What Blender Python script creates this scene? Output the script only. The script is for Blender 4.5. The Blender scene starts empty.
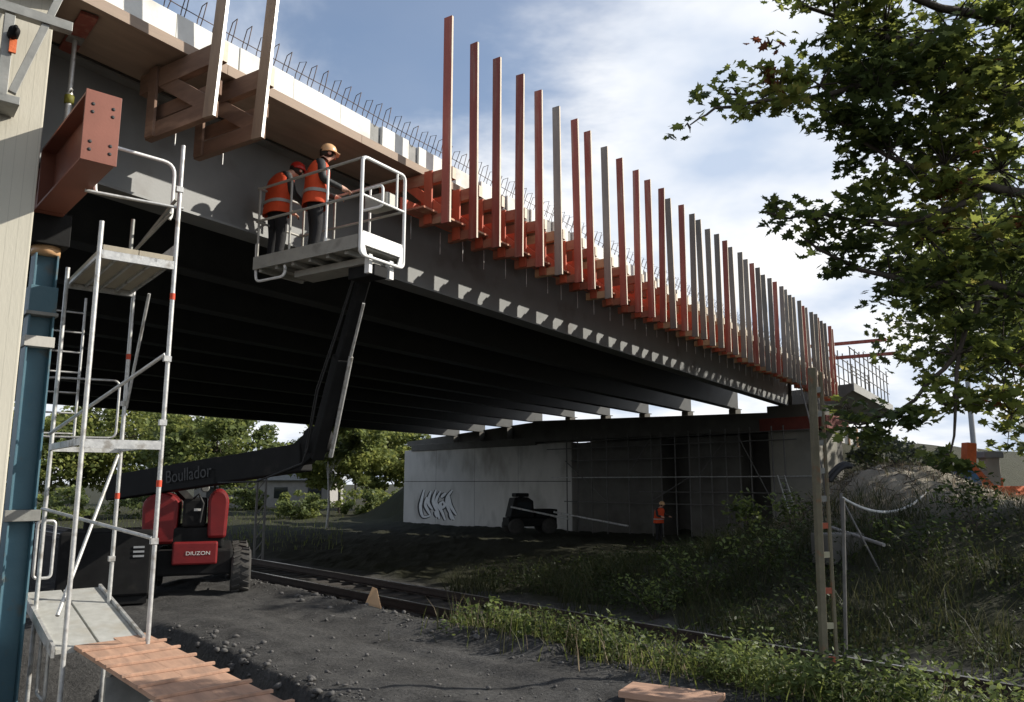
import bpy, bmesh, math, random
import numpy as np
from mathutils import Vector, Matrix, noise as mnoise

random.seed(7)
rng = np.random.default_rng(11)
R = math.radians
scene = bpy.context.scene
COL = scene.collection

# ------------------------------------------------------------------ camera
FPX, CX, CY = 790.0, 512.0, 351.0
PITCH = math.atan(131 / 790.0)
cd = bpy.data.cameras.new('camera')
cam = bpy.data.objects.new('camera', cd)
COL.objects.link(cam)
cd.sensor_width = 36
cd.lens = FPX / 1024 * 36
cd.clip_start = 0.05
cd.clip_end = 5000
cam.rotation_euler = (math.pi / 2 + PITCH, 0, 0)
scene.camera = cam
_F = Vector((0, math.cos(PITCH), math.sin(PITCH)))
_U = Vector((0, -math.sin(PITCH), math.cos(PITCH)))
_R = Vector((1, 0, 0))


def ray(x, y):
    return _F + _R * ((x - CX) / FPX) + _U * ((CY - y) / FPX)


def at(x, y, Y):            # world point seen in direction (x, y) at forward distance Y
    r = ray(x, y)
    return r * (Y / r.y)


def onz(x, y, z):
    r = ray(x, y)
    return r * (z / r.z)


# frames: rotation angles about z
A_B = R(90 - 32.695)        # bridge: local x along the bridge, local y under it
A_K = R(132)                # railway and abutments
A_S = R(129)                # scaffold


def rot(a, v):
    c, s = math.cos(a), math.sin(a)
    return Vector((c * v[0] - s * v[1], s * v[0] + c * v[1], v[2]))


def loc(a, v):
    return rot(-a, v)


# ------------------------------------------------------------------ materials
def nd(nt, t, x=0, y=0, **kw):
    n = nt.nodes.new(t)
    n.location = (x, y)
    for k, v in kw.items():
        setattr(n, k, v)
    return n


MATS = {}


def mk(name, c1, c2=None, scale=6.0, rough=0.7, metal=0.0, bump=0.0, bscale=40.0, stretch=(1, 1, 1),
       c3=None, s3=1.2, t3=(0.55, 0.7), rand=0.0, detail=5.0, spec=0.4, rvar=0.1, trans=None, coat=0.0):
    m = bpy.data.materials.new(name)
    m.use_nodes = True
    nt = m.node_tree
    nt.nodes.clear()
    out = nd(nt, 'ShaderNodeOutputMaterial', 900)
    b = nd(nt, 'ShaderNodeBsdfPrincipled', 600)
    b.inputs['Metallic'].default_value = metal
    b.inputs['Specular IOR Level'].default_value = spec
    b.inputs['Coat Weight'].default_value = coat
    tc = nd(nt, 'ShaderNodeTexCoord', -900)
    mp = nd(nt, 'ShaderNodeMapping', -700)
    mp.inputs['Scale'].default_value = stretch
    nt.links.new(tc.outputs['Object'], mp.inputs['Vector'])
    oi = nd(nt, 'ShaderNodeObjectInfo', -900, -300)
    add = nd(nt, 'ShaderNodeVectorMath', -550, operation='ADD')
    mul = nd(nt, 'ShaderNodeMath', -700, -300, operation='MULTIPLY')
    mul.inputs[1].default_value = 37.0
    nt.links.new(oi.outputs['Random'], mul.inputs[0])
    nt.links.new(mp.outputs[0], add.inputs[0])
    nt.links.new(mul.outputs[0], add.inputs[1])
    n1 = nd(nt, 'ShaderNodeTexNoise', -350)
    n1.inputs['Scale'].default_value = scale
    n1.inputs['Detail'].default_value = detail
    n1.inputs['Roughness'].default_value = 0.62
    nt.links.new(add.outputs[0], n1.inputs['Vector'])
    cr = nd(nt, 'ShaderNodeValToRGB', -150)
    cr.color_ramp.elements[0].position = 0.32
    cr.color_ramp.elements[1].position = 0.68
    c2 = c2 or tuple(v * 0.75 for v in c1)
    cr.color_ramp.elements[0].color = (*c2, 1)
    cr.color_ramp.elements[1].color = (*c1, 1)
    nt.links.new(n1.outputs['Fac'], cr.inputs['Fac'])
    col = cr.outputs['Color']
    if c3:
        n3 = nd(nt, 'ShaderNodeTexNoise', -350, -250)
        n3.inputs['Scale'].default_value = s3
        n3.inputs['Detail'].default_value = 6
        nt.links.new(add.outputs[0], n3.inputs['Vector'])
        r3 = nd(nt, 'ShaderNodeMapRange', -150, -250)
        r3.inputs['From Min'].default_value = t3[0]
        r3.inputs['From Max'].default_value = t3[1]
        nt.links.new(n3.outputs['Fac'], r3.inputs['Value'])
        mx = nd(nt, 'ShaderNodeMix', 50, data_type='RGBA')
        mx.inputs['B'].default_value = (*c3, 1)
        nt.links.new(r3.outputs['Result'], mx.inputs['Factor'])
        nt.links.new(col, mx.inputs['A'])
        col = mx.outputs['Result']
    if rand > 0:
        hs = nd(nt, 'ShaderNodeHueSaturation', 250)
        mr = nd(nt, 'ShaderNodeMapRange', 50, -450)
        mr.inputs['To Min'].default_value = 1 - rand
        mr.inputs['To Max'].default_value = 1 + rand
        nt.links.new(oi.outputs['Random'], mr.inputs['Value'])
        nt.links.new(mr.outputs['Result'], hs.inputs['Value'])
        nt.links.new(col, hs.inputs['Color'])
        col = hs.outputs['Color']
    nt.links.new(col, b.inputs['Base Color'])
    rr = nd(nt, 'ShaderNodeMapRange', 250, -250)
    rr.inputs['To Min'].default_value = max(0.03, rough - rvar)
    rr.inputs['To Max'].default_value = min(1, rough + rvar)
    nt.links.new(n1.outputs['Fac'], rr.inputs['Value'])
    nt.links.new(rr.outputs['Result'], b.inputs['Roughness'])
    if bump > 0:
        nb = nd(nt, 'ShaderNodeTexNoise', 50, -650)
        nb.inputs['Scale'].default_value = bscale
        nb.inputs['Detail'].default_value = 6
        nt.links.new(add.outputs[0], nb.inputs['Vector'])
        bp = nd(nt, 'ShaderNodeBump', 350, -500)
        bp.inputs['Strength'].default_value = bump
        bp.inputs['Distance'].default_value = 0.02
        nt.links.new(nb.outputs['Fac'], bp.inputs['Height'])
        nt.links.new(bp.outputs['Normal'], b.inputs['Normal'])
    sh = b.outputs[0]
    if trans:
        tr = nd(nt, 'ShaderNodeBsdfTranslucent', 600, -700)
        hs2 = nd(nt, 'ShaderNodeHueSaturation', 400, -800)
        hs2.inputs['Value'].default_value = trans[1]
        hs2.inputs['Hue'].default_value = 0.48
        nt.links.new(col, hs2.inputs['Color'])
        nt.links.new(hs2.outputs['Color'], tr.inputs['Color'])
        ms = nd(nt, 'ShaderNodeMixShader', 800, -300)
        ms.inputs[0].default_value = trans[0]
        nt.links.new(sh, ms.inputs[1])
        nt.links.new(tr.outputs[0], ms.inputs[2])
        sh = ms.outputs[0]
    nt.links.new(sh, out.inputs['Surface'])
    MATS[name] = m
    return m


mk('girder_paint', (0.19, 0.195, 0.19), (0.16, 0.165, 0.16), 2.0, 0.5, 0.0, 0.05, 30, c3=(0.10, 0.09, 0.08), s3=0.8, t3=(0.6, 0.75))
mk('girder_shaded', (0.055, 0.057, 0.055), (0.04, 0.041, 0.04), 2.0, 0.55, 0.0, 0.05, 30)  # girder paint darkened; the shade under the bridge is put into the colour
mk('soffit_wood', (0.33, 0.25, 0.19), (0.25, 0.19, 0.145), 3.0, 0.75, bump=0.1, bscale=30, stretch=(0.4, 2, 2))
mk('shaded_soffit', (0.06, 0.057, 0.052), (0.04, 0.038, 0.035), 2.0, 0.85, bump=0.1)  # slab colour lowered to paint the deep shade below the deck
mk('white_edge', (0.72, 0.72, 0.68), (0.6, 0.6, 0.57), 5.0, 0.8, bump=0.15, bscale=25, c3=(0.5, 0.49, 0.45), s3=2.0)
mk('grey_edge', (0.3, 0.3, 0.29), (0.22, 0.22, 0.21), 5.0, 0.85, bump=0.2)
mk('rebar', (0.09, 0.075, 0.065), (0.13, 0.075, 0.05), 20, 0.7, 0.5)
mk('red_wood', (0.36, 0.098, 0.07), (0.26, 0.072, 0.052), 3.0, 0.7, bump=0.12, bscale=25, stretch=(3, 3, 0.3), c3=(0.33, 0.19, 0.14), s3=3.0, t3=(0.5, 0.72), rand=0.28)
mk('red_beam_wood', (0.36, 0.15, 0.09), (0.28, 0.10, 0.065), 3.0, 0.75, bump=0.12, bscale=25, stretch=(2, .5, 2), c3=(0.42, 0.27, 0.17), s3=2.0, rand=0.3)
mk('pale_wood', (0.5, 0.33, 0.19), (0.4, 0.25, 0.14), 3.0, 0.75, bump=0.12, bscale=25, stretch=(2, .5, 2), rand=0.2)
mk('grey_wood', (0.25, 0.225, 0.19), (0.18, 0.16, 0.14), 3.0, 0.8, bump=0.15, bscale=25, stretch=(2, 2, 0.3), rand=0.3)
mk('ramp_wood', (0.46, 0.28, 0.19), (0.34, 0.205, 0.14), 4.0, 0.8, bump=0.25, bscale=30, stretch=(.35, 3, 2), c3=(0.25, 0.16, 0.115), s3=2.2, t3=(.48, .7))
mk('brown_wood', (0.22, 0.135, 0.092), (0.14, 0.085, 0.06), 3.0, 0.8, bump=0.15, bscale=25, stretch=(2, .5, 2), c3=(0.34, .22, .15), s3=2)
mk('glow_red_wood', (0.5, 0.105, 0.05), (0.38, 0.08, 0.04), 3.0, 0.7, bump=0.12, bscale=25, stretch=(2, 2, 0.4), c3=(0.36, 0.15, 0.09), s3=2.0, t3=(0.55, 0.8), rand=0.2)  # redder copy of the red wood; glow on the lower timbers put into colour
mk('sunlit_cut_edge', (0.68, 0.6, 0.5), (0.55, .47, .37), 6.0, 0.8)  # pale cut wood that also paints sunlight along the post edges
mk('near_post_wood', (0.34, 0.25, 0.175), (0.24, 0.175, 0.125), 3.0, 0.8, bump=0.15, bscale=25, stretch=(2, 2, .4))
mk('formwork_red', (0.2, 0.05, 0.035), (0.14, .035, .025), 3.0, .75, bump=.1)
mk('red_steel', (0.25, 0.09, 0.06), (0.2, 0.07, 0.045), 2.0, 0.55, bump=0.05, c3=(0.22, 0.10, 0.07), s3=2.5, t3=(.58, .75))
mk('blue_steel', (0.085, 0.17, 0.21), (0.06, 0.135, 0.18), 3.0, 0.5, bump=0.06, c3=(0.12, 0.13, 0.12), s3=4, t3=(.6, .72))
mk('grey_steel', (0.28, 0.28, 0.26), (0.2, 0.2, 0.185), 6.0, 0.5, 0.3, bump=0.05, c3=(0.2, .15, .11), s3=4, t3=(.62, .75))
mk('galvanised', (0.6, 0.6, 0.58), (0.44, 0.44, 0.43), 14.0, 0.48, 0.5, bump=0.08, c3=(0.3, 0.28, 0.25), s3=8, t3=(.54, .68))
mk('dull_tube', (0.16, 0.155, 0.145), (0.11, 0.105, 0.1), 8.0, 0.6, 0.3)
mk('deck_alu', (0.5, 0.5, 0.47), (0.4, 0.4, 0.37), 9.0, 0.55, 0.2, bump=0.25, bscale=140, c3=(0.36, 0.33, 0.27), s3=3, t3=(.5, .75))
mk('ply_under', (0.42, 0.37, 0.28), (0.34, 0.3, 0.23), 3.0, 0.8, bump=0.1, stretch=(.4, 3, 1))
mk('red_band', (0.55, 0.07, 0.03))
mk('cage_shade_grey', (0.36, 0.35, 0.31), (0.29, 0.28, 0.25), 5.0, 0.5, 0.1, bump=0.04, c3=(0.2, .19, .17), s3=4, t3=(.58, .75))  # white basket paint greyed to hold the shade of its near side
mk('cage_white', (0.78, 0.78, 0.76), (0.68, 0.68, 0.66), 5.0, 0.4, 0.0, c3=(0.5, .48, .45), s3=5, t3=(.62, .78))
mk('machine_black', (0.018, 0.018, 0.018), (0.012, 0.012, 0.012), 6.0, 0.7, bump=0.05, c3=(0.035, 0.032, 0.028), s3=3, t3=(.62, .8), spec=.1)
mk('machine_red', (0.19, 0.009, 0.01), (0.14, 0.007, 0.008), 4.0, 0.5, bump=0.04, c3=(0.10, 0.022, 0.02), s3=4, t3=(.62, .8))
mk('tyre_rubber', (0.035, 0.034, 0.033), (0.06, 0.056, 0.05), 6.0, 0.85, bump=0.2)
mk('lettering', (0.75, 0.73, 0.68))
mk('faint_lettering', (0.07, 0.07, 0.068), (0.03, 0.03, 0.03), 14)
mk('vest', (0.62, 0.075, 0.02), (0.54, 0.06, 0.015), 9.0, 0.8, bump=0.4, bscale=14)
mk('reflective', (0.35, 0.33, 0.3), rough=.4)
mk('dark_cloth', (0.013, 0.013, 0.015), (0.009, 0.009, 0.01), 9.0, 0.85, bump=0.4, bscale=16)
mk('jacket_cloth', (0.026, 0.027, 0.027), (0.017, 0.017, 0.017), 9.0, 0.6, bump=0.5, bscale=14)
mk('skin', (0.55, 0.33, 0.24), (0.5, 0.28, 0.2), 8.0, 0.55)
mk('hair', (0.02, 0.016, 0.012))
mk('helmet_red', (0.55, 0.03, 0.02), rough=.35)
mk('helmet_tan', (0.62, 0.38, 0.2), (0.6, 0.36, 0.18), rough=.35)
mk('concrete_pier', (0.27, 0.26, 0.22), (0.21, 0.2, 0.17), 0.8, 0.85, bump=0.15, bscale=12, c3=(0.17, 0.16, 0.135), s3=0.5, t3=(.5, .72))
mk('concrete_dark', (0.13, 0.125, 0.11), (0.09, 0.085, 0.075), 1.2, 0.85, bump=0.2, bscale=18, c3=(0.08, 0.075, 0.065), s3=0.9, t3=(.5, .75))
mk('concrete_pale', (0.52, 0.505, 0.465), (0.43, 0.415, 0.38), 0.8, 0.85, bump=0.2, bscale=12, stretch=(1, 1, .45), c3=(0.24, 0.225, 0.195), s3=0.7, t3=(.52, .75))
mk('graffiti_dark', (0.03, 0.03, 0.03))
mk('graffiti_white', (0.75, 0.75, 0.73))
mk('white_sheet', (0.8, 0.8, 0.77), (0.72, 0.72, 0.69), 2.0, 0.7)
mk('bark', (0.075, 0.06, 0.045), (0.045, 0.036, 0.028), 8.0, 0.9, bump=0.6, bscale=20, stretch=(2, 2, .5))
mk('birch_bark', (0.62, 0.6, 0.55), (0.3, 0.29, 0.27), 9.0, 0.85, stretch=(1, 1, 4))
mk('rail_steel', (0.07, 0.05, 0.04), (0.045, 0.035, 0.03), 10.0, 0.5, 0.5)
mk('rail_top', (0.5, 0.48, 0.46), rough=.3, metal=.9)
mk('sleeper_wood', (0.05, 0.045, 0.04), (0.035, 0.03, 0.027), 8, .9, bump=.3)
mk('stone', (0.12, 0.115, 0.11), (0.075, 0.072, 0.07), 9.0, 0.9, bump=0.4, bscale=20, rand=.3)
mk('ballast_rock', (0.045, 0.042, 0.038), (0.026, 0.024, 0.022), 14.0, 0.95, bump=0.9, bscale=25)
mk('orange_net', (0.7, 0.16, 0.05), (0.55, 0.12, 0.04), 7, .7, bump=.5, bscale=18)
mk('blue_cover', (0.03, 0.13, 0.28), (0.025, 0.1, 0.22), 3, .4)
mk('white_hose', (0.75, 0.75, 0.72), rough=.5)
mk('black_cable', (0.02, 0.02, 0.02), rough=.6)
mk('far_white', (0.6, 0.6, 0.58), (0.5, 0.5, 0.48), 2)
mk('far_wall', (0.3, 0.29, 0.27), (0.24, 0.23, 0.22), 2)
mk('far_grey', (0.3, 0.31, 0.32), (0.24, 0.25, 0.26), 2)
mk('mast_tan', (0.17, 0.15, 0.1), (0.12, 0.105, 0.07), 7, .75, bump=.2, c3=(.22, .1, .05), s3=6, t3=(.6, .75))
mk('mast_red', (0.4, 0.1, 0.05), (0.3, .08, .05), 9)
mk('mast_cream', (0.45, 0.42, 0.3), (0.36, .33, .22), 9)
mk('glass_dark', (0.02, 0.025, 0.03), rough=.08, spec=.6)
for nm, c, tv in [('maple_leaf', (0.16, 0.2, 0.045), 2.0), ('maple_dark', (0.062, 0.09, 0.026), 1.9), ('maple_autumn', (0.17, 0.07, 0.03), 1.5),
                  ('maple_yellow', (0.26, 0.26, 0.06), 1.8), ('dry_blade', (0.3, 0.25, 0.17), 1.2),
                  ('far_leaf', (0.17, 0.215, 0.065), 1.5), ('far_leaf_dark', (0.115, 0.15, 0.055), 1.5), ('far_leaf_light', (0.25, 0.29, 0.085), 1.5),
                  ('weed_leaf', (0.15, 0.20, 0.06), 1.5), ('weed_dark', (0.05, 0.075, 0.022), 1.5), ('grass_blade', (0.10, 0.105, 0.05), 1.3),
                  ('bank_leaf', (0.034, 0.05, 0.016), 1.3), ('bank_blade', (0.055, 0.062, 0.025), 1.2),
                  ('meadow_blade', (0.16, 0.20, 0.05), 1.4), ('grey_leaf', (0.10, 0.12, 0.085), 1.3)]:
    mk(nm, c, tuple(v * 0.55 for v in c), 2.5, 0.55, trans=(0.45, tv), spec=.25)


# concrete with board marks for the pale panel at the left
def board_mat():
    m = mk('board_concrete', (0.55, 0.52, 0.43), (0.48, 0.455, 0.375), 1.5, 0.85, bump=0.12, bscale=40, stretch=(1, 1, .25), c3=(0.4, 0.385, 0.33), s3=0.8, t3=(.55, .8))
    nt = m.node_tree
    b = next(n for n in nt.nodes if n.type == 'BSDF_PRINCIPLED')
    tc = next(n for n in nt.nodes if n.type == 'TEX_COORD')
    sx = nd(nt, 'ShaderNodeSeparateXYZ', -700, 500)
    nt.links.new(tc.outputs['Object'], sx.inputs[0])
    mm = nd(nt, 'ShaderNodeMath', -550, 500, operation='MULTIPLY')
    mm.inputs[1].default_value = 1 / 0.095
    nt.links.new(sx.outputs['X'], mm.inputs[0])
    fr = nd(nt, 'ShaderNodeMath', -400, 500, operation='FRACT')
    nt.links.new(mm.outputs[0], fr.inputs[0])
    lt = nd(nt, 'ShaderNodeMath', -250, 500, operation='LESS_THAN')
    lt.inputs[1].default_value = 0.06
    nt.links.new(fr.outputs[0], lt.inputs[0])
    old = b.inputs['Base Color'].links[0].from_socket
    mx = nd(nt, 'ShaderNodeMix', 400, 400, data_type='RGBA')
    mx.inputs['B'].default_value = (0.36, 0.34, 0.28, 1)
    sc = nd(nt, 'ShaderNodeMath', -100, 500, operation='MULTIPLY')
    sc.inputs[1].default_value = 0.6
    nt.links.new(lt.outputs[0], sc.inputs[0])
    nt.links.new(sc.outputs[0], mx.inputs['Factor'])
    nt.links.new(old, mx.inputs['A'])
    nt.links.new(mx.outputs['Result'], b.inputs['Base Color'])


board_mat()


def ground_mat():
    m = bpy.data.materials.new('ground_soil')
    m.use_nodes = True
    nt = m.node_tree
    b = nt.nodes['Principled BSDF']
    b.inputs['Roughness'].default_value = 0.92
    b.inputs['Specular IOR Level'].default_value = 0.2
    g = nd(nt, 'ShaderNodeNewGeometry', -1300)
    n1 = nd(nt, 'ShaderNodeTexNoise', -1000, 200)
    n1.inputs['Scale'].default_value = 1.1
    n1.inputs['Detail'].default_value = 9
    n1.inputs['Roughness'].default_value = .7
    n2 = nd(nt, 'ShaderNodeTexNoise', -1000, -100)
    n2.inputs['Scale'].default_value = 22
    n2.inputs['Detail'].default_value = 8
    n2.inputs['Roughness'].default_value = .75
    for n in (n1, n2):
        nt.links.new(g.outputs['Position'], n.inputs['Vector'])
    cr = nd(nt, 'ShaderNodeValToRGB', -750, 200)
    cr.color_ramp.elements[0].position = .3
    cr.color_ramp.elements[1].position = .7
    cr.color_ramp.elements[0].color = (.042, .041, .04, 1)
    cr.color_ramp.elements[1].color = (.105, .103, .1, 1)
    nt.links.new(n1.outputs['Fac'], cr.inputs[0])
    cr2 = nd(nt, 'ShaderNodeValToRGB', -750, -100)
    cr2.color_ramp.elements[0].position = .35
    cr2.color_ramp.elements[1].position = .7
    cr2.color_ramp.elements[0].color = (.5, .5, .5, 1)
    cr2.color_ramp.elements[1].color = (1.25, 1.25, 1.25, 1)
    nt.links.new(n2.outputs['Fac'], cr2.inputs[0])
    mu = nd(nt, 'ShaderNodeMix', -450, 100, data_type='RGBA', blend_type='MULTIPLY')
    mu.inputs['Factor'].default_value = 1
    nt.links.new(cr.outputs[0], mu.inputs['A'])
    nt.links.new(cr2.outputs[0], mu.inputs['B'])
    at_ = nd(nt, 'ShaderNodeAttribute', -750, -400, attribute_name='veg_shade')
    mx = nd(nt, 'ShaderNodeMix', -200, 100, data_type='RGBA')
    cr3 = nd(nt, 'ShaderNodeValToRGB', -450, -200)
    cr3.color_ramp.elements[0].color = (.018, .018, .011, 1)
    cr3.color_ramp.elements[1].color = (.04, .042, .022, 1)  # vegetated soil, darkened further to paint shade under the bridge and on the bank
    nt.links.new(n1.outputs['Fac'], cr3.inputs[0])
    nt.links.new(at_.outputs['Fac'], mx.inputs['Factor'])
    nt.links.new(mu.outputs['Result'], mx.inputs['A'])
    nt.links.new(cr3.outputs[0], mx.inputs['B'])
    at2 = nd(nt, 'ShaderNodeAttribute', -750, -600, attribute_name='pale')
    mx2 = nd(nt, 'ShaderNodeMix', 0, 100, data_type='RGBA')
    cr4 = nd(nt, 'ShaderNodeValToRGB', -450, -500)
    cr4.color_ramp.elements[0].color = (.22, .195, .15, 1)
    cr4.color_ramp.elements[1].color = (.44, .40, .33, 1)
    nt.links.new(n2.outputs['Fac'], cr4.inputs[0])
    nt.links.new(at2.outputs['Fac'], mx2.inputs['Factor'])
    nt.links.new(mx.outputs['Result'], mx2.inputs['A'])
    nt.links.new(cr4.outputs[0], mx2.inputs['B'])
    nt.links.new(mx2.outputs['Result'], b.inputs['Base Color'])
    bp = nd(nt, 'ShaderNodeBump', -100, -300)
    bp.inputs['Strength'].default_value = .9
    bp.inputs['Distance'].default_value = .05
    nt.links.new(n2.outputs['Fac'], bp.inputs['Height'])
    nt.links.new(bp.outputs[0], b.inputs['Normal'])
    MATS['ground_soil'] = m


ground_mat()


# ------------------------------------------------------------------ mesh helpers
class T:            # a thing: object + frame angle + origin in frame coordinates
    def __init__(self, o, a, org):
        self.o, self.a, self.org = o, a, Vector(org)


def thing(name, label, cat, a=0.0, org=(0, 0, 0), group=None):
    o = bpy.data.objects.new(name, None)
    o.empty_display_size = .2
    COL.objects.link(o)
    o.location = rot(a, org)
    o.rotation_euler = (0, 0, a)
    o['label'] = label
    o['category'] = cat
    if group:
        o['group'] = group
    return T(o, a, org)


class MB:
    def __init__(self):
        self.v, self.f, self.sm = [], [], []

    def add(self, vs, fs, smooth=False):
        n = len(self.v)
        self.v += [tuple(p) for p in vs]
        for f in fs:
            self.f.append(tuple(i + n for i in f))
            self.sm.append(smooth)
        return self

    def box(self, c, s, m=None):
        hx, hy, hz = s[0] / 2, s[1] / 2, s[2] / 2
        vs = [Vector((x, y, z)) for z in (-hz, hz) for y in (-hy, hy) for x in (-hx, hx)]
        if m is not None:
            vs = [m @ p for p in vs]
        c = Vector(c)
        return self.add([p + c for p in vs], [(0, 2, 3, 1), (4, 5, 7, 6), (0, 1, 5, 4), (2, 6, 7, 3), (0, 4, 6, 2), (1, 3, 7, 5)])

    def bx(self, lo, hi):
        return self.box([(a + b) / 2 for a, b in zip(lo, hi)], [abs(b - a) for a, b in zip(lo, hi)])

    def bar(self, p0, p1, w, h, up=(0, 0, 1)):
        p0, p1 = Vector(p0), Vector(p1)
        d = (p1 - p0)
        L = d.length
        d.normalize()
        up = Vector(up)
        if abs(d.dot(up)) > .98:
            up = Vector((0, 1, 0))
        sd = d.cross(up).normalized()
        u2 = sd.cross(d)
        m = Matrix((d, sd, u2)).transposed()
        return self.box((p0 + p1) / 2, (L, w, h), m)

    def tube(self, pts, r, n=8, closed=False, caps=True):
        pts = [Vector(p) for p in pts]
        N = len(pts)
        rs = r if isinstance(r, (list, tuple)) else [r] * N
        t0 = (pts[1] - pts[0]).normalized()
        ref = Vector((0, 0, 1)) if abs(t0.z) < .9 else Vector((1, 0, 0))
        vs = []
        nrm = None
        for i in range(N):
            if closed:
                t = (pts[(i + 1) % N] - pts[i - 1])
            else:
                t = pts[min(i + 1, N - 1)] - pts[max(i - 1, 0)]
            t.normalize()
            if nrm is None:
                nrm = t.cross(ref).normalized()
            else:
                nrm = (nrm - t * nrm.dot(t))
                if nrm.length < 1e-6:
                    nrm = t.orthogonal()
                nrm.normalize()
            b = t.cross(nrm)
            for k in range(n):
                a = 2 * math.pi * k / n
                vs.append(pts[i] + (nrm * math.cos(a) + b * math.sin(a)) * rs[i])
        fs = []
        M = N if closed else N - 1
        for i in range(M):
            j = (i + 1) % N
            for k in range(n):
                k2 = (k + 1) % n
                fs.append((i * n + k, i * n + k2, j * n + k2, j * n + k))
        self.add(vs, fs, True)
        if caps and not closed:
            self.add(vs[:n], [tuple(range(n))[::-1]])
            self.add(vs[-n:], [tuple(range(n))])
        return self

    def prism(self, poly, ax, t0, t1):
        # poly: 2D points; ax: function (u, v, t) -> 3D
        n = len(poly)
        vs = [ax(u, v, t0) for u, v in poly] + [ax(u, v, t1) for u, v in poly]
        fs = [tuple(range(n))[::-1], tuple(range(n, 2 * n))]
        for i in range(n):
            j = (i + 1) % n
            fs.append((i, j, n + j, n + i))
        return self.add(vs, fs)

    def lathe(self, prof, c, axis=(0, 0, 1), n=20, smooth=True):
        ax = Vector(axis).normalized()
        e1 = ax.orthogonal().normalized()
        e2 = ax.cross(e1)
        c = Vector(c)
        vs = []
        for (r, h) in prof:
            for k in range(n):
                a = 2 * math.pi * k / n
                vs.append(c + ax * h + (e1 * math.cos(a) + e2 * math.sin(a)) * r)
        fs = []
        for i in range(len(prof) - 1):
            for k in range(n):
                k2 = (k + 1) % n
                fs.append((i * n + k, i * n + k2, (i + 1) * n + k2, (i + 1) * n + k))
        return self.add(vs, fs, smooth)

    def build(self, name, mat, parent=None, bev=0.0, label=None, org=None, recalc=True):
        me = bpy.data.meshes.new(name)
        o0 = Vector((0, 0, 0))
        if isinstance(parent, T):
            o0 = parent.org
        elif parent is not None:
            o0 = parent['_t']
        if org is not None:
            o0 = Vector(org)
        me.from_pydata([tuple(Vector(p) - o0) for p in self.v], [], self.f)
        me.polygons.foreach_set('use_smooth', self.sm)
        if bev > 0 or recalc:
            bm = bmesh.new()
            bm.from_mesh(me)
            if recalc:
                bmesh.ops.recalc_face_normals(bm, faces=bm.faces)
            if bev > 0:
                eds = [e for e in bm.edges if len(e.link_faces) == 2 and e.calc_face_angle(0) > .6]
                bmesh.ops.bevel(bm, geom=eds, offset=bev, segments=2, affect='EDGES', profile=.5, clamp_overlap=True)
            bm.to_mesh(me)
            bm.free()
        me.materials.append(MATS[mat])
        o = bpy.data.objects.new(name, me)
        COL.objects.link(o)
        if isinstance(parent, T):
            o.parent = parent.o
        elif parent is not None:
            o.parent = parent['o']
        if org is not None and parent is None:
            o.location = o0
        if label:
            o['label'] = label
        return o


def sub(mb, name, mat, part, t, **kw):        # a sub-part of a part (part sits at its thing's origin)
    o = mb.build(name, mat, t, **kw)
    o.parent = part
    return o


def tag(o, label, cat, group=None):
    o['label'] = label
    o['category'] = cat
    if group:
        o['group'] = group
    return o


def kind(o, k, label=None):
    o['kind'] = k
    if label:
        o['label'] = label
    return o


def copy_tree(root, parent=None):
    c = root.copy()
    COL.objects.link(c)
    if parent is not None:
        c.parent = parent
    for ch in root.children:
        copy_tree(ch, c)
    return c


def arc(c, r, a0, a1, e1, e2, n=6):
    c, e1, e2 = Vector(c), Vector(e1), Vector(e2)
    return [c + e1 * (r * math.cos(a0 + (a1 - a0) * i / n)) + e2 * (r * math.sin(a0 + (a1 - a0) * i / n)) for i in range(n + 1)]


def hoop(p00, p10, p11, p01, r=.1, n=5, closed=True):
    """rounded-corner quad path"""
    ps = [Vector(p) for p in (p00, p10, p11, p01)]
    out = []
    for i in range(4):
        a, b, c = ps[i - 1], ps[i], ps[(i + 1) % 4]
        d1, d2 = (a - b).normalized(), (c - b).normalized()
        q0, q1 = b + d1 * r, b + d2 * r
        for k in range(n + 1):
            t = k / n
            out.append((q0 * (1 - t) + b * t) * (1 - t) + (b * (1 - t) + q1 * t) * t)
    return out


# ------------------------------------------------------------------ numpy leaf meshes
def np_mesh(name, V, L, sizes, mat, parent=None):
    me = bpy.data.meshes.new(name)
    nv, nf = len(V), len(sizes)
    me.vertices.add(nv)
    me.vertices.foreach_set('co', np.asarray(V, np.float32).ravel())
    me.loops.add(len(L))
    me.loops.foreach_set('vertex_index', np.asarray(L, np.int32))
    me.polygons.add(nf)
    st = np.concatenate([[0], np.cumsum(sizes)[:-1]]).astype(np.int32)
    me.polygons.foreach_set('loop_start', st)
    me.update(calc_edges=True)
    me.validate()
    mats = mat if isinstance(mat, list) else [mat]
    for m in mats:
        me.materials.append(MATS[m])
    o = bpy.data.objects.new(name, me)
    COL.objects.link(o)
    if parent is not None:
        o.parent = parent
    return o


MAPLE = np.array([(0, -.5), (.13, -.30), (.44, -.38), (.36, -.14), (.60, .08), (.29, .12), (.30, .32), (.12, .24), (0, .58),
                  (-.12, .24), (-.30, .32), (-.29, .12), (-.60, .08), (-.36, -.14), (-.44, -.38), (-.13, -.30)])
OVAL = np.array([(0, -.5), (.22, -.15), (.2, .2), (0, .5), (-.2, .2), (-.22, -.15)])
CLUMP = np.array([(0, -.5), (.3, -.38), (.22, -.1), (.5, .05), (.25, .22), (.18, .5), (-.08, .3), (-.35, .42), (-.3, .12), (-.52, -.08), (-.28, -.2)])


def rand_dirs(n):
    d = rng.normal(size=(n, 3))
    return d / np.linalg.norm(d, axis=1)[:, None]


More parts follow.
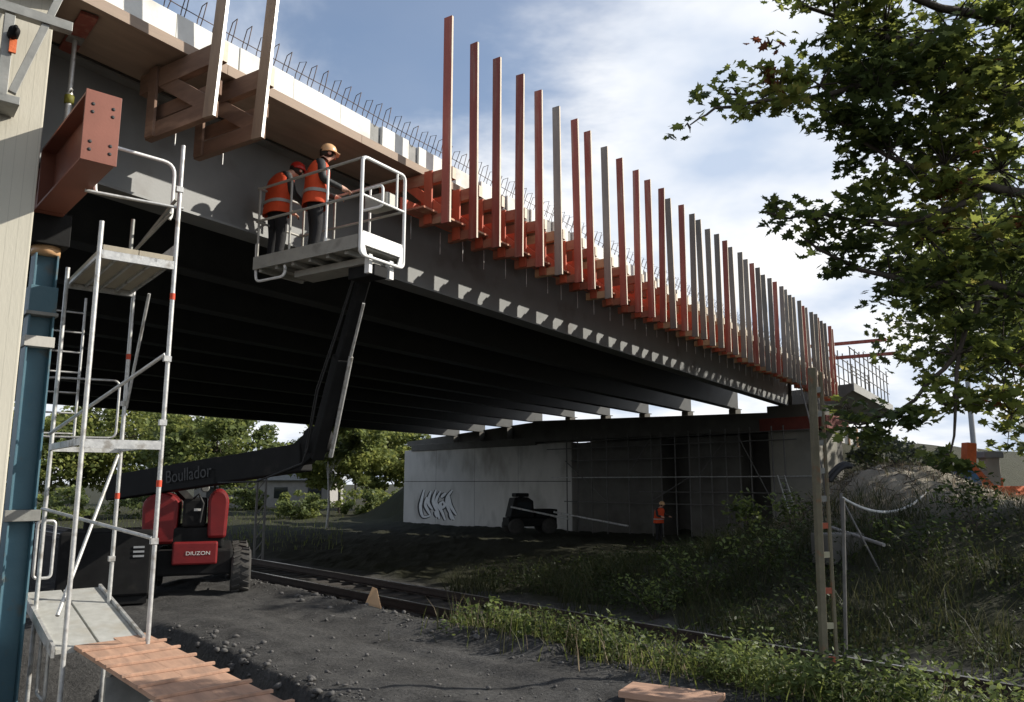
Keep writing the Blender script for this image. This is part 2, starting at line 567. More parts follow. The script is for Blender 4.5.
def leaves(name, pts, size, shape, mats, parent=None, flat=0.0, org=(0, 0, 0), weights=None, fold=.25):
    """one polygon fan per leaf; flat>0 makes normals lean upward"""
    pts = np.asarray(pts, float) - np.asarray(org, float)
    n = len(pts)
    k = len(shape)
    nr = rand_dirs(n)
    nr[:, 2] = np.abs(nr[:, 2]) + flat
    nr /= np.linalg.norm(nr, axis=1)[:, None]
    a = rand_dirs(n)
    e1 = np.cross(nr, a)
    e1 /= np.linalg.norm(e1, axis=1)[:, None]
    e2 = np.cross(nr, e1)
    s = size * rng.uniform(.5, 1.4, n)
    S = shape[None, :, :] * s[:, None, None]
    fo = np.abs(shape[None, :, 0]) * fold * s[:, None] * rng.uniform(-1, 1, n)[:, None]
    V = pts[:, None, :] + S[:, :, 0:1] * e1[:, None, :] + S[:, :, 1:2] * e2[:, None, :] + fo[:, :, None] * nr[:, None, :]
    # centre vertex
    V = np.concatenate([pts[:, None, :], V], axis=1)
    base = (np.arange(n) * (k + 1))[:, None]
    i = np.arange(k)
    tri = np.stack([np.zeros(k, int), i + 1, (i + 1) % k + 1], 1).ravel()
    L = (base + tri[None, :]).ravel()
    o = np_mesh(name, V.reshape(-1, 3), L, np.full(n * k, 3), mats, parent)
    if isinstance(mats, list) and len(mats) > 1:
        # clumps of colour: material chosen by a low frequency noise and chance
        w = np.cumsum(weights) / np.sum(weights)
        q = np.array([mnoise.noise(Vector(p) * (.9 / max(size, .12) * .12)) for p in pts]) * .5 + .5
        q = np.clip(q + rng.normal(0, .17, n), 0, .999)
        q = np.argsort(np.argsort(q)) / n
        mi = np.searchsorted(w, q, side='right').clip(0, len(mats) - 1)
        o.data.polygons.foreach_set('material_index', np.repeat(mi, k).astype(np.int32))
    return o


def blob_pts(c, r, n, hollow=.35):
    d = rand_dirs(n)
    rad = (rng.uniform(hollow ** 3, 1, n)) ** (1 / 3)
    r = np.asarray(r if hasattr(r, '__len__') else (r, r, r), float)
    return np.asarray(c) + d * rad[:, None] * r


def blades(name, pts, h, w, mats, parent=None, lean=.35, weights=None):
    pts = np.asarray(pts, float)
    n = len(pts)
    ang = rng.uniform(0, 2 * np.pi, n)
    hh = h * rng.uniform(.5, 1.25, n)
    side = np.stack([np.cos(ang), np.sin(ang), np.zeros(n)], 1) * (w * rng.uniform(.6, 1.3, n))[:, None]
    la = rng.uniform(0, 2 * np.pi, n)
    ld = np.stack([np.cos(la), np.sin(la), np.zeros(n)], 1) * (lean * hh * rng.uniform(.2, 1.2, n))[:, None]
    up = np.array([0, 0, 1.0])
    V = np.stack([pts - side, pts + side, pts + up * (hh * .55)[:, None] + ld * .35 + side * .7, pts + up * (hh * .55)[:, None] + ld * .35 - side * .7,
                  pts + up * hh[:, None] + ld], 1)
    base = (np.arange(n) * 5)[:, None]
    L = (base + np.array([0, 1, 2, 3, 3, 2, 4])[None, :]).ravel()
    sizes = np.tile([4, 3], n)
    o = np_mesh(name, V.reshape(-1, 3), L, sizes, mats, parent)
    if isinstance(mats, list) and len(mats) > 1:
        mi = rng.choice(len(mats), n, p=np.array(weights) / sum(weights))
        o.data.polygons.foreach_set('material_index', np.repeat(mi, 2).astype(np.int32))
    return o


# ------------------------------------------------------------------ world and sun
SUN_AZ, SUN_EL = 80.0, 31.0
w = bpy.data.worlds.new('World')
scene.world = w
w.use_nodes = True
nt = w.node_tree
nt.nodes.clear()
wo = nd(nt, 'ShaderNodeOutputWorld', 900)
bg = nd(nt, 'ShaderNodeBackground', 700)
sky = nd(nt, 'ShaderNodeTexSky', 0, 200)
sky.sky_type = 'NISHITA'
sky.sun_disc = False
sky.sun_elevation = R(SUN_EL)
sky.sun_rotation = R(SUN_AZ)
sky.air_density = 1.0
sky.dust_density = 1.5
sky.ozone_density = 1.5
tc = nd(nt, 'ShaderNodeTexCoord', -1300)
sp = nd(nt, 'ShaderNodeSeparateXYZ', -1100)
nt.links.new(tc.outputs['Generated'], sp.inputs[0])
zz = nd(nt, 'ShaderNodeMath', -950, -150, operation='MAXIMUM')
nt.links.new(sp.outputs['Z'], zz.inputs[0])
zz.inputs[1].default_value = 0.0
za = nd(nt, 'ShaderNodeMath', -800, -150, operation='ADD')
nt.links.new(zz.outputs[0], za.inputs[0])
za.inputs[1].default_value = 0.22
dv = nd(nt, 'ShaderNodeVectorMath', -650, 0, operation='DIVIDE')
cb = nd(nt, 'ShaderNodeCombineXYZ', -800, -300)
for k in range(3):
    nt.links.new(za.outputs[0], cb.inputs[k])
nt.links.new(tc.outputs['Generated'], dv.inputs[0])
nt.links.new(cb.outputs[0], dv.inputs[1])
n1 = nd(nt, 'ShaderNodeTexNoise', -450, 0)
n1.inputs['Scale'].default_value = 1.25
n1.inputs['Detail'].default_value = 7
n1.inputs['Roughness'].default_value = .56
n1.inputs['Distortion'].default_value = .25
mpw = nd(nt, 'ShaderNodeMapping', -550, -300)
mpw.inputs['Location'].default_value = (2.3, 0.65, 0.0)
nt.links.new(dv.outputs[0], mpw.inputs['Vector'])
nt.links.new(mpw.outputs[0], n1.inputs['Vector'])
# more cloud low down and towards the sun side
lowm = nd(nt, 'ShaderNodeMapRange', -450, -500)
lowm.inputs['From Min'].default_value = 0.62
lowm.inputs['From Max'].default_value = 0.18
lowm.inputs['To Min'].default_value = -0.07
lowm.inputs['To Max'].default_value = 0.26
nt.links.new(sp.outputs['Z'], lowm.inputs['Value'])
rt = nd(nt, 'ShaderNodeMath', -300, -650, operation='MULTIPLY')
rt.inputs[1].default_value = 0.13
nt.links.new(sp.outputs['X'], rt.inputs[0])
a1 = nd(nt, 'ShaderNodeMath', -250, -200, operation='ADD')
nt.links.new(n1.outputs['Fac'], a1.inputs[0])
nt.links.new(lowm.outputs['Result'], a1.inputs[1])
a2 = nd(nt, 'ShaderNodeMath', -100, -300, operation='ADD')
nt.links.new(a1.outputs[0], a2.inputs[0])
nt.links.new(rt.outputs[0], a2.inputs[1])
ramp = nd(nt, 'ShaderNodeMapRange', 50, -200, interpolation_type='SMOOTHSTEP')
ramp.inputs['From Min'].default_value = .41
ramp.inputs['From Max'].default_value = .62
ramp.inputs['To Min'].default_value = .08
ramp.inputs['To Max'].default_value = .97
nt.links.new(a2.outputs[0], ramp.inputs['Value'])
# grey undersides in the cloud
n2 = nd(nt, 'ShaderNodeTexNoise', -100, -600)
n2.inputs['Scale'].default_value = 2.1
n2.inputs['Detail'].default_value = 5
nt.links.new(dv.outputs[0], n2.inputs['Vector'])
cr = nd(nt, 'ShaderNodeValToRGB', 100, -600)
cr.color_ramp.elements[0].position = .36
cr.color_ramp.elements[1].position = .62
cr.color_ramp.elements[0].color = (.52, .61, .76, 1)
cr.color_ramp.elements[1].color = (1, 1, 1, 1)
nt.links.new(n2.outputs['Fac'], cr.inputs[0])
cs = nd(nt, 'ShaderNodeVectorMath', 300, -500, operation='SCALE')
cs.inputs['Scale'].default_value = 7.2
nt.links.new(cr.outputs['Color'], cs.inputs[0])
mx = nd(nt, 'ShaderNodeMix', 450, 0, data_type='RGBA')
nt.links.new(ramp.outputs['Result'], mx.inputs['Factor'])
nt.links.new(sky.outputs[0], mx.inputs['A'])
nt.links.new(cs.outputs[0], mx.inputs['B'])
nt.links.new(mx.outputs['Result'], bg.inputs['Color'])
bg.inputs['Strength'].default_value = 0.12
nt.links.new(bg.outputs[0], wo.inputs['Surface'])

sd = bpy.data.lights.new('sun', 'SUN')
sd.energy = 5.0
sd.angle = R(.53)
sd.color = (1, .94, .84)
so = bpy.data.objects.new('sun', sd)
COL.objects.link(so)
sv = Vector((math.sin(R(SUN_AZ)) * math.cos(R(SUN_EL)), math.cos(R(SUN_AZ)) * math.cos(R(SUN_EL)), math.sin(R(SUN_EL))))
so.rotation_euler = sv.to_track_quat('Z', 'Y').to_euler()
so.location = sv * 60

# ------------------------------------------------------------------ terrain
MOUND = at(885, 490, 22)


def sst(x, a, b):
    t = np.clip((x - a) / (b - a), 0, 1)
    return t * t * (3 - 2 * t)


def terr(X, Y):
    X, Y = np.asarray(X, float), np.asarray(Y, float)
    t = .743 * X + .669 * Y - 9.68
    c = -.669 * X + .743 * Y - 8.507
    sx = -.629 * X + .777 * Y
    sy = -.777 * X - .629 * Y
    z = -1.9 - .68 * sst(t, -3.0, -1.7)
    z = z + .035 * np.sin(X * 1.3 + Y * .6) * (t < -2.5)
    rise = 1.95 * (1 - sst(c, -1.5, 8.5))
    z = z + rise * sst(t, 2.2, 10.5)
    z = z - .4 * sst(Y, 30, 60)
    # trench beside the scaffold
    tr = sst(sy, -3.42, -3.12) * (1 - sst(sx, 10.6, 12.5)) * sst(t, -14, -12)
    z = z - .8 * tr
    # rim of loose earth along the railway side of the dirt road
    z = z + .10 * np.exp(-((t + 3.1) / .35) ** 2) * (c > -2)
    # mound
    z = z + 1.35 * np.exp(-(((X - MOUND.x) / np.where(X > MOUND.x, 2.35, 2.3)) ** 2 + ((Y - MOUND.y - .5) / 2.6) ** 2) ** 1.2)
    # approach bank behind the far wall
    bank = 5.6 * sst(t, 26.3, 30.5) * (1 - sst(c, 43.0, 56.0))
    bank = bank * sst(c, 3, 14)
    z = z + bank
    return z


def ground_z(X, Y):
    return float(terr(X, Y))


def axis_vals(lo, hi, step, outer):
    a = list(np.arange(lo, hi, step))
    d = step
    x = a[-1]
    while x < outer:
        d *= 1.045 if abs(x) < 75 else 1.25
        x += d
        a.append(x)
    d = step
    x = a[0]
    pre = []
    while x > -outer:
        d *= 1.045 if abs(x) < 45 else 1.25
        x -= d
        pre.append(x)
    return np.array(pre[::-1] + a)


gx = axis_vals(-7, 7.5, .07, 900)
gy = axis_vals(4.5, 19, .08, 900)
GX, GY = np.meshgrid(gx, gy)
GZ = terr(GX, GY)
tt = .743 * GX + .669 * GY - 9.68
cc = -.669 * GX + .743 * GY - 8.507
sxx = -.629 * GX + .777 * GY
syy = -.777 * GX - .629 * GY
flat = GX.ravel(), GY.ravel()
fn = np.array([mnoise.fractal(Vector((x * .9, y * .9, 3.1)), .8, 2.2, 5) for x, y in zip(*flat)]).reshape(GX.shape)
near = np.exp(-np.maximum(0, np.hypot(GX, GY - 9) - 9) / 25)
f2 = np.array([mnoise.noise(Vector((x * 7.5, y * 7.5, .7))) if (abs(x) < 9 and 4 < y < 21) else 0 for x, y in zip(*flat)]).reshape(GX.shape)
f4 = np.array([mnoise.noise(Vector(((-.669 * x + .743 * y) * .45, (.743 * x + .669 * y) * 4.2, 1.3))) if (abs(x) < 9 and 4 < y < 21) else 0 for x, y in zip(*flat)]).reshape(GX.shape)
f3 = np.array([mnoise.noise(Vector((x * 3.2, y * 3.2, 5.7))) if (abs(x) < 14 and 3 < y < 30) else 0 for x, y in zip(*flat)]).reshape(GX.shape)
onbank = sst(tt, 2.0, 3.5)
GZ = GZ + fn * (.035 + .10 * onbank) + f4 * .03 * (1 - onbank) + f2 * .012 + f3 * (.018 + .05 * onbank)
# tyre ruts on the road: long shallow grooves
rut = np.sin((tt + .25 * fn) * 4.2)
GZ = GZ - .028 * np.clip(rut, 0, 1) * (tt < -3.2) * near
veg_shade = np.clip(sst(tt, -3.2, -2.6) * (1 - sst(tt, -2.0, -1.7)) * (1 - sst(cc, 1.5, 3.5)) + sst(tt, 2.3, 3.4), 0, 1)
veg_shade = np.clip(veg_shade + sst(np.hypot(GX, GY), 34, 44), 0, 1)
pale = np.clip(np.exp(-(((GX - MOUND.x - 1.6) / 4.6) ** 2 + ((GY - MOUND.y + .6) / 3.6) ** 2) ** 1.5) + .35 * sst(tt, 9.5, 13) * (1 - sst(cc, -3, 2)) * (1 - sst(tt, 26, 34)), 0, 1)
fr_ = np.array([mnoise.fractal(Vector((x * 2.4, y * 2.4, 8.1)), .9, 2.1, 4) if q > .03 else 0 for x, y, q in zip(GX.ravel(), GY.ravel(), pale.ravel())]).reshape(GX.shape)
GZ = GZ + .11 * fr_ * pale
pale = np.clip(pale * (.85 + .5 * fr_), 0, 1)
ny, nx = GX.shape
idx = np.arange(nx * ny).reshape(ny, nx)
Q = np.stack([idx[:-1, :-1], idx[:-1, 1:], idx[1:, 1:], idx[1:, :-1]], -1).reshape(-1)
ground = np_mesh('ground', np.stack([GX, GY, GZ], -1).reshape(-1, 3), Q, np.full(len(Q) // 4, 4), 'ground_soil')
for an, arr in (('veg_shade', veg_shade), ('pale', pale)):
    at_ = ground.data.attributes.new(an, 'FLOAT', 'POINT')
    at_.data.foreach_set('value', arr.ravel().astype(np.float32))
ground.data.polygons.foreach_set('use_smooth', [True] * len(ground.data.polygons))
kind(ground, 'structure')

# railway: ballast bed and track
KY = -9.68
bal = MB()
prof = [(-1.75, -2.66), (-1.3, -2.44), (1.3, -2.44), (1.75, -2.66)]
xs = np.arange(-12, 95, .22)
vs, fs = [], []
for i, x in enumerate(xs):
    for j, q in enumerate(np.linspace(-1.8, 1.8, 15)):
        z = np.interp(q, [p[0] for p in prof], [p[1] for p in prof]) + .03 * mnoise.noise(Vector((x * 5, q * 5, 0))) + .015 * mnoise.noise(Vector((x * 13, q * 13, 4)))
        vs.append(rot(A_K, (x, KY - q, z)))
for i in range(len(xs) - 1):
    for j in range(14):
        fs.append((i * 15 + j, i * 15 + j + 1, (i + 1) * 15 + j + 1, (i + 1) * 15 + j))
bal.add(vs, fs)
kind(bal.build('railway_ballast', 'ballast_rock'), 'structure')
trk = thing('railway_track', 'single rusty railway track curving under the bridge beside the dirt road', 'railway track', A_K, (8, KY, -2.45))
trk.o['label'] = 'single railway track running under the bridge beside the dirt road'
for q in (-.7175, .7175):
    m = MB()
    sec = [(-.07, 0), (.07, 0), (.07, .015), (.012, .035), (.012, .12), (.035, .13), (.035, .165), (-.035, .165), (-.035, .13), (-.012, .12), (-.012, .035), (-.07, .015)]
    m.prism(sec, lambda u, v, t, q=q: Vector((t, KY + q + u, -2.40 + v)), -12, 95)
    rl = m.build('rail', 'rail_steel', trk)
    sub(MB().bx((-12, KY + q - .03, -2.2345), (95, KY + q + .03, -2.231)), 'running_surface', 'rail_top', rl, trk)
slp = None
for i in range(70):
    x = -3 + i * .62
    if slp is None:
        slp = MB().bx((x - .12, KY - 1.25, -2.52), (x + .12, KY + 1.25, -2.405)).build('sleeper', 'sleeper_wood', trk, bev=.01)
    else:
        c = slp.copy()
        COL.objects.link(c)
        c.location = (i * .62, 0, 0)

# ------------------------------------------------------------------ the bridge
ZB = 3.55                       # underside of the outer girder


def s_at(t, D):
    return (t + 9.68 + .264 * D) / .964


br = thing('road_bridge', 'steel girder road bridge under construction crossing the railway', 'bridge', A_B, (20, 9.3, -1.9))
NG = 10


def gdz(D):
    return float(np.interp(D, [9.3, 23.2, 34.5], [0, .36, -.32]))


for i in range(NG):
    D = 9.3 + 2.77 * i
    dz = gdz(D)
    s0, s1 = s_at(-9.0, D), s_at(25.9, D)
    s0 = min(s0, 3.0) if i == 0 else s0
    m = MB()
    m.bx((s0, D - .2, ZB + dz), (s1, D + .2, ZB + dz + .035))
    m.bx((s0, D - .012, ZB + dz + .035), (s1, D + .012, ZB + dz + 1.47))
    m.bx((s0, D - .18, ZB + dz + 1.47), (s1, D + .18, ZB + dz + 1.5))
    g = m.build('girder', 'girder_paint' if i == 0 else 'girder_shaded', br)
    if i == 0:
        k = MB()
        for s in (s1 - .25,):
            k.bx((s - .01, D - .17, ZB + .035), (s + .01, D - .012, ZB + 1.47))
        sub(k, 'stiffener', 'girder_shaded', g, br)
    if i > 0:
        # end diaphragm to the girder before
        for tpos in (25.4,):
            a = s_at(tpos, D - 2.77)
            b = s_at(tpos, D)
# deck slab between the girders (crossfall), and cantilever with timber soffit
m = MB()
sec = [(9.1, 5.055), (23.2, 5.055 + .36), (37.0, 4.55), (37.0, 4.86), (23.2, 5.7), (8.05, 5.36), (8.05, 5.125), (9.1, 5.125)]
s_0, s_1 = 1.0, 40.5
n = len(sec)
vsA = [Vector((s_at(-9.6, D) if D > 12 else s_0, D, z)) for D, z in sec]
vsB = [Vector((s_at(26.1, D), D, z)) for D, z in sec]
m.add(vsA + vsB, [tuple(range(n))[::-1], tuple(range(n, 2 * n))] + [(i, (i + 1) % n, n + (i + 1) % n, n + i) for i in range(n)])
m.build('deck_slab', 'shaded_soffit', br)
m = MB()
m.bx((s_0, 8.0, 5.075), (s_at(26.1, 8), 9.11, 5.117))
sf = m.build('soffit_formwork', 'soffit_wood', br)
m = MB()
s = s_0
while s < 38.8:
    m.bx((s + .003, 7.955, 5.03), (s + 2.4, 7.997, 5.16))
    s += 2.403
sub(m, 'edge_board', 'soffit_wood', sf, br)
# concrete edge blocks with hairpin rebar loops
cnt = 0
rest = MB()
s = 1.5
bi = 0
while s < 39.4:
    near_ = s < 7.2
    m = MB()
    L = .88
    m.bx((s + .004, 8.0 + .006 * math.sin(bi * 2.1), 5.162), (s + .9 - .004 if near_ else s + L - .24, 8.16, 5.50 + .008 * math.sin(bi * 1.7)))
    blk = m.build('edge_block', 'white_edge', br, bev=.008)
    if not near_:
        sub(MB().bx((s + L - .236, 8.045, 5.162), (s + L + .004, 8.15, 5.485)), 'joint_filler', 'grey_edge', blk, br)
    for k in range(4):
        q = s + .10 + k * .225
        lp = MB() if cnt < 96 else rest
        jit = .02 * math.sin(q * 37)
        top = 5.79 + .02 * math.sin(q * 23)
        lp.tube([(q, 8.04, 5.46), (q + jit, 7.97 + jit, 5.60), (q + jit * 2, 7.90 + jit, top), (q + .015, 8.03, top + .015), (q + .01, 8.10, 5.62), (q + .01, 8.12, 5.46)], .0065, 5, caps=False)
        if cnt < 96:
            sub(lp, 'rebar_loop', 'rebar', blk, br)
        cnt += 1
    s += .9
    bi += 1
kind(rest.build('far_rebar_loop', 'rebar', br), 'stuff')
m = MB()
for D, z in ((7.985, 5.60),):
    pts = [(q, D + .006 * math.sin(q * 3), z + .012 * math.sin(q * 1.9)) for q in np.arange(1.2, 39.4, .8)]
    m.tube(pts, .006, 5)
m.build('longitudinal_rebar', 'rebar', br)
# diaphragms at the far end (dark)
# ------------------------------------------------------------------ timber brackets
SP = [9.67, 10.43, 11.09, 11.85, 12.59, 13.36, 14.15, 14.81, 15.61, 16.37, 17.18, 18.0]
while SP[-1] < 40.6:
    SP.append(SP[-1] + .765)
DP = 7.4
LAB_R = 'red stained timber bracket with red upright post on the deck edge beyond the work platform'
LAB_G = 'timber bracket with weathered grey upright post on the deck edge beyond the work platform'
GRP = 'timber brackets along the deck edge'


def make_bracket(s, label, post_m, beam_m, ptop, group=GRP, big=1.0, post_w=.165, diag_m='glow_red_wood'):
    t = thing('timber_bracket', label, 'bracket', A_B, (s, DP, 4.08), group)
    k_ = big
    pw_ = post_w * (1.12 if big > 1 else 1)
    po = MB().bx((s - .074, DP - .055, 4.08), (s - .031, DP - .055 + pw_, ptop)).build('post', post_m, t, bev=.003)
    sub(MB().bx((s - .072, DP - .0585, 4.085), (s - .033, DP - .0555, ptop - .005)), 'sunlit_cut_edge', 'sunlit_cut_edge' if big == 1 else 'galvanised', po, t)  # bright strip painting the sunlit outer edge of the post
    tp = MB().bx((s - .03, DP - .07, 5.02 - .2 * k_), (s + .07, 8.9, 5.02)).build('top_beam', beam_m, t, bev=.004)
    sub(MB().bx((s - .026, DP - .0735, 5.024 - .2 * k_), (s + .066, DP - .0705, 5.016)), 'cut_end', 'sunlit_cut_edge', tp, t)
    MB().bx((s - .03, DP + .03, 4.12), (s + .06, 8.0 if big == 1 else 8.7, 4.12 + .16 * k_)).build('bottom_beam', beam_m, t, bev=.004)
    MB().bar((s + .005, DP + .08, 4.24), (s + .005, 8.3 if big == 1 else 8.55, 4.92), .05, .16 * k_).build('diagonal', diag_m, t, bev=.004)
    ID = 7.72 if big == 1 else 8.5
    MB().bx((s - .067, ID, 4.13), (s - .031, ID + .16, 5.03)).build('inner_strut', diag_m, t, bev=.004)
    MB().bx((s + .071, 7.45, 4.42), (s + .106, 8.05 if big == 1 else 8.8, 4.60)).build('tie_board', diag_m, t, bev=.004)
    MB().tube([(s + .1, 8.28, 4.0), (s + .1, 8.28, 4.4)], .008, 6).build('tie_rod', 'galvanised', t)
    return t


near1 = make_bracket(5.27, 'sunlit bracket nearest the steel beam, its post running out of the frame', 'near_post_wood', 'brown_wood', 9.4, 'near timber brackets', big=1.25, diag_m='brown_wood')
near1.o['label'] = 'timber bracket nearest the pale concrete wall, above the scaffold platform'
near2 = make_bracket(5.95, 'timber bracket directly left of the two workers, its post leaving the top of the picture', 'near_post_wood', 'brown_wood', 9.4, 'near timber brackets', big=1.25, diag_m='brown_wood')
for t_ in (near1, near2):
    for ch in t_.o.children:
        if ch.name.startswith('post'):
            ch.rotation_euler.x = .085
# block and prop above
greys = {5, 8, 13, 15, 16, 17, 18, 20, 21, 22, 24, 25, 26, 28, 29, 30, 31, 32, 34, 35, 36, 38, 39}
protoR = make_bracket(SP[0], 'red timber bracket with the tallest post, first one right of the work platform', 'red_wood', 'red_beam_wood', 7.66)
protoG = None
for i, s in enumerate(SP):
    if i == 0:
        continue
    ptop = 7.66 - .30 * max(0, (s - 10) / 30) + rng.uniform(-.03, .03)
    if i in greys:
        if protoG is None:
            protoG = make_bracket(s, LAB_G, 'grey_wood', 'pale_wood', 7.66)
            c = protoG.o
        else:
            c = copy_tree(protoG.o)
        c['label'] = LAB_G
    else:
        c = copy_tree(protoR.o)
        c['label'] = LAB_R
    c.location = rot(A_B, (s + rng.uniform(-.03, .03), DP + rng.uniform(-.025, .025), 4.08 + (ptop - 7.66)*.5 + rng.uniform(-.05, .03)))
    c.rotation_euler = (rng.uniform(-.014, .014), rng.uniform(-.012, .012), A_B + rng.uniform(-.05, .05))

wb = thing('walkway_board', 'long brown board lying on the bracket bottom beams under the deck edge', 'board', A_B, (20, 7.8, 4.3))
for i_, (D_, z_) in enumerate(((7.72, 4.285), (7.93, 4.287))):
    q_ = 9.3
    while q_ < 39.5:
        MB().bx((q_, D_ - .095, z_), (q_ + 3.9, D_ + .095, z_ + .035)).build('plank', 'red_beam_wood', wb, bev=.003)
        q_ += 3.93
q_ = 9.3
while q_ < 39.5:
    MB().bx((q_, 8.10, 4.325), (q_ + 3.9, 8.13, 4.55)).build('toe_board', 'glow_red_wood', wb, bev=.003)
    q_ += 3.93
# ------------------------------------------------------------------ continuing span beyond the pier
ns = thing('bridge_span', 'unfinished concrete span continuing beyond the pier behind the tree', 'bridge span', A_B, (48, 8, -1.6))
m = MB()
m.prism([(7.2, 4.75), (8.2, 4.1), (10.6, 3.9), (10.6, 4.9), (7.2, 5.1)], lambda u, v, t: Vector((t, u, v)), 44.3, 59)
m.build('deck_slab', 'concrete_dark', ns)
m = MB()
m.bx((44.3, 7.14, 4.70), (59, 7.197, 5.15))
m.build('edge_beam', 'grey_edge', ns)
sc2 = thing('deck_scaffold', 'tube scaffold frames standing on the far unfinished span', 'scaffold', A_B, (50, 8, 5.1))
for s in np.arange(45.0, 58.8, 1.5):
    for D in (7.35, 8.5):
        MB().tube([(s, D, 5.0), (s, D, 7.3 + rng.uniform(-.25, .25))], .035, 6).build('upright', 'dull_tube', sc2)
for z in (5.9, 6.6, 7.1):
    for D in (7.31, 8.46):
        MB().tube([(44.5, D, z), (59, D, z)], .03, 6).build('ledger', 'dull_tube', sc2)
for z, D0 in ((6.05, 6.1), (6.75, 6.6)):
    MB().bx((41.6, D0 - 1.5, z), (41.72, 9, z + .16)).build('red_rail', 'red_wood', sc2)

# ------------------------------------------------------------------ far abutment / pier (K frame)
def kx_at(px, ky):      # where the sight line of column px crosses the plane ky
    r = ray(px, 482)
    l = loc(A_K, r)
    return l.x * ky / l.y


KW = -(24.9 + 9.68)
ab = thing('bridge_abutment', 'dark concrete abutment with pillars carrying the far girder ends', 'abutment', A_K, (kx_at(650, KW), KW, -2.9))
kA, kB, kC = kx_at(404, KW), kx_at(572, KW), kx_at(822, KW)
MB().bx((kB + .02, KW - .8, -4), (kA, KW, 2.35)).build('pale_wall', 'concrete_pale', ab, bev=.03)
MB().bx((kB + 3.02, KW - 1.6, 2.28), (kA - 1.0, KW + .1, 2.75)).build('wall_ledge', 'concrete_dark', ab, bev=.02)
m = MB()
m.prism([(kB + 3.04, 2.76), (kB + 3.04, 3.86), (kB + 5, 3.8), (kA + 1, 3.1), (kA + 1, 2.76)], lambda u, v, t: Vector((u, t, v)), KW - 1.5, KW - .9)
m.build('end_wall', 'concrete_dark', ab)
m = MB()
m.bx((kB + .1, KW - .01, 0.02), (kA - .02, KW + .012, .06))
for f_ in (.27, .52, .77):
    q_ = kB + (kA - kB) * f_
    m.bx((q_ - .007, KW - .01, -2.9), (q_ + .007, KW + .006, 2.3))
for f_ in np.arange(.06, 1, .115):
    for z_ in (-1.9, -.9, .9, 1.75):
        m.lathe([(0, -.008), (.05, -.008), (.05, 0)], (kB + (kA - kB) * f_, KW, z_), (0, 1, 0), 8)
m.build('wall_joint', 'graffiti_dark', ab)
m = MB()
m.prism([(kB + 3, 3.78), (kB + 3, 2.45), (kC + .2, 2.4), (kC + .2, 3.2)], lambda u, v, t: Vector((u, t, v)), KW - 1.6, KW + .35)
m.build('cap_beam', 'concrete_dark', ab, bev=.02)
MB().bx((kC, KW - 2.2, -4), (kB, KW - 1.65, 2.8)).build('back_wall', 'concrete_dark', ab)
for p0, p1 in ((578, 662), (690, 742)):
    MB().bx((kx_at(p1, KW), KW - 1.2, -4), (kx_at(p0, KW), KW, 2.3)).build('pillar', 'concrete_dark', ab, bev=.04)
for i in range(NG):
    D = 9.3 + 2.77 * i
    s = s_at(25.35, D)
    p = loc(A_K, rot(A_B, (s, D, 0)))
    zt = ZB + gdz(D)
    zc = float(np.interp(p.x, [kC, kB], [3.2, 3.64])) if D < 24 else 2.4
    MB().bx((p.x - .2, p.y - .25, zc - .25), (p.x + .2, p.y + .25, zt)).build('bearing', 'concrete_dark', ab, bev=.02)
pr = thing('bridge_pier', 'pale grey concrete pier under the end of the outer girder', 'pier', A_K, (kx_at(797, KW), KW, -2.7))
MB().bx((kx_at(824, KW), KW - 1.5, -4), (kx_at(776, KW), KW + .5, 2.35)).build('pier_shaft', 'concrete_pier', pr, bev=.05)
MB().bx((kx_at(838, KW), KW - 1.4, 2.36), (kx_at(770, KW), KW + .7, 2.95)).build('red_formwork', 'formwork_red', pr, bev=.01)
MB().bx((kx_at(826, KW), KW - 1.2, 2.96), (kx_at(775, KW), KW + .4, 3.55)).build('girder_seat', 'concrete_dark', pr, bev=.02)

# graffiti: painted strokes, a few mm proud of the wall
gkx0, gkx1 = kx_at(420, KW), kx_at(456, KW)


def gr(u, v, off):
    return Vector((gkx0 + (gkx1 - gkx0) * u, KW + off, -2.72 + 2.15 * v))


def stroke(path, wd, off):
    m_ = MB()
    path = [Vector((u, v)) for u, v in path]
    # smooth
    pts = []
    for i in range(len(path) - 1):
        p0, p1, p2, p3 = path[max(i - 1, 0)], path[i], path[i + 1], path[min(i + 2, len(path) - 1)]
        for k in range(6):
            t = k / 6
            pts.append(.5 * ((2 * p1) + (p2 - p0) * t + (2 * p0 - 5 * p1 + 4 * p2 - p3) * t * t + (3 * p1 - p0 - 3 * p2 + p3) * t ** 3))
    pts.append(path[-1])
    vs = []
    for i, p in enumerate(pts):
        d = pts[min(i + 1, len(pts) - 1)] - pts[max(i - 1, 0)]
        d = Vector((d.x * 1.0, d.y * .85)).normalized()
        nn = Vector((-d.y, d.x)) * (wd * (.6 + .6 * math.sin(math.pi * i / (len(pts) - 1))))
        vs += [gr(p.x + nn.x, p.y + nn.y, off), gr(p.x - nn.x, p.y - nn.y, off)]
    m_.add(vs, [(2 * i, 2 * i + 1, 2 * i + 3, 2 * i + 2) for i in range(len(pts) - 1)])
    return m_


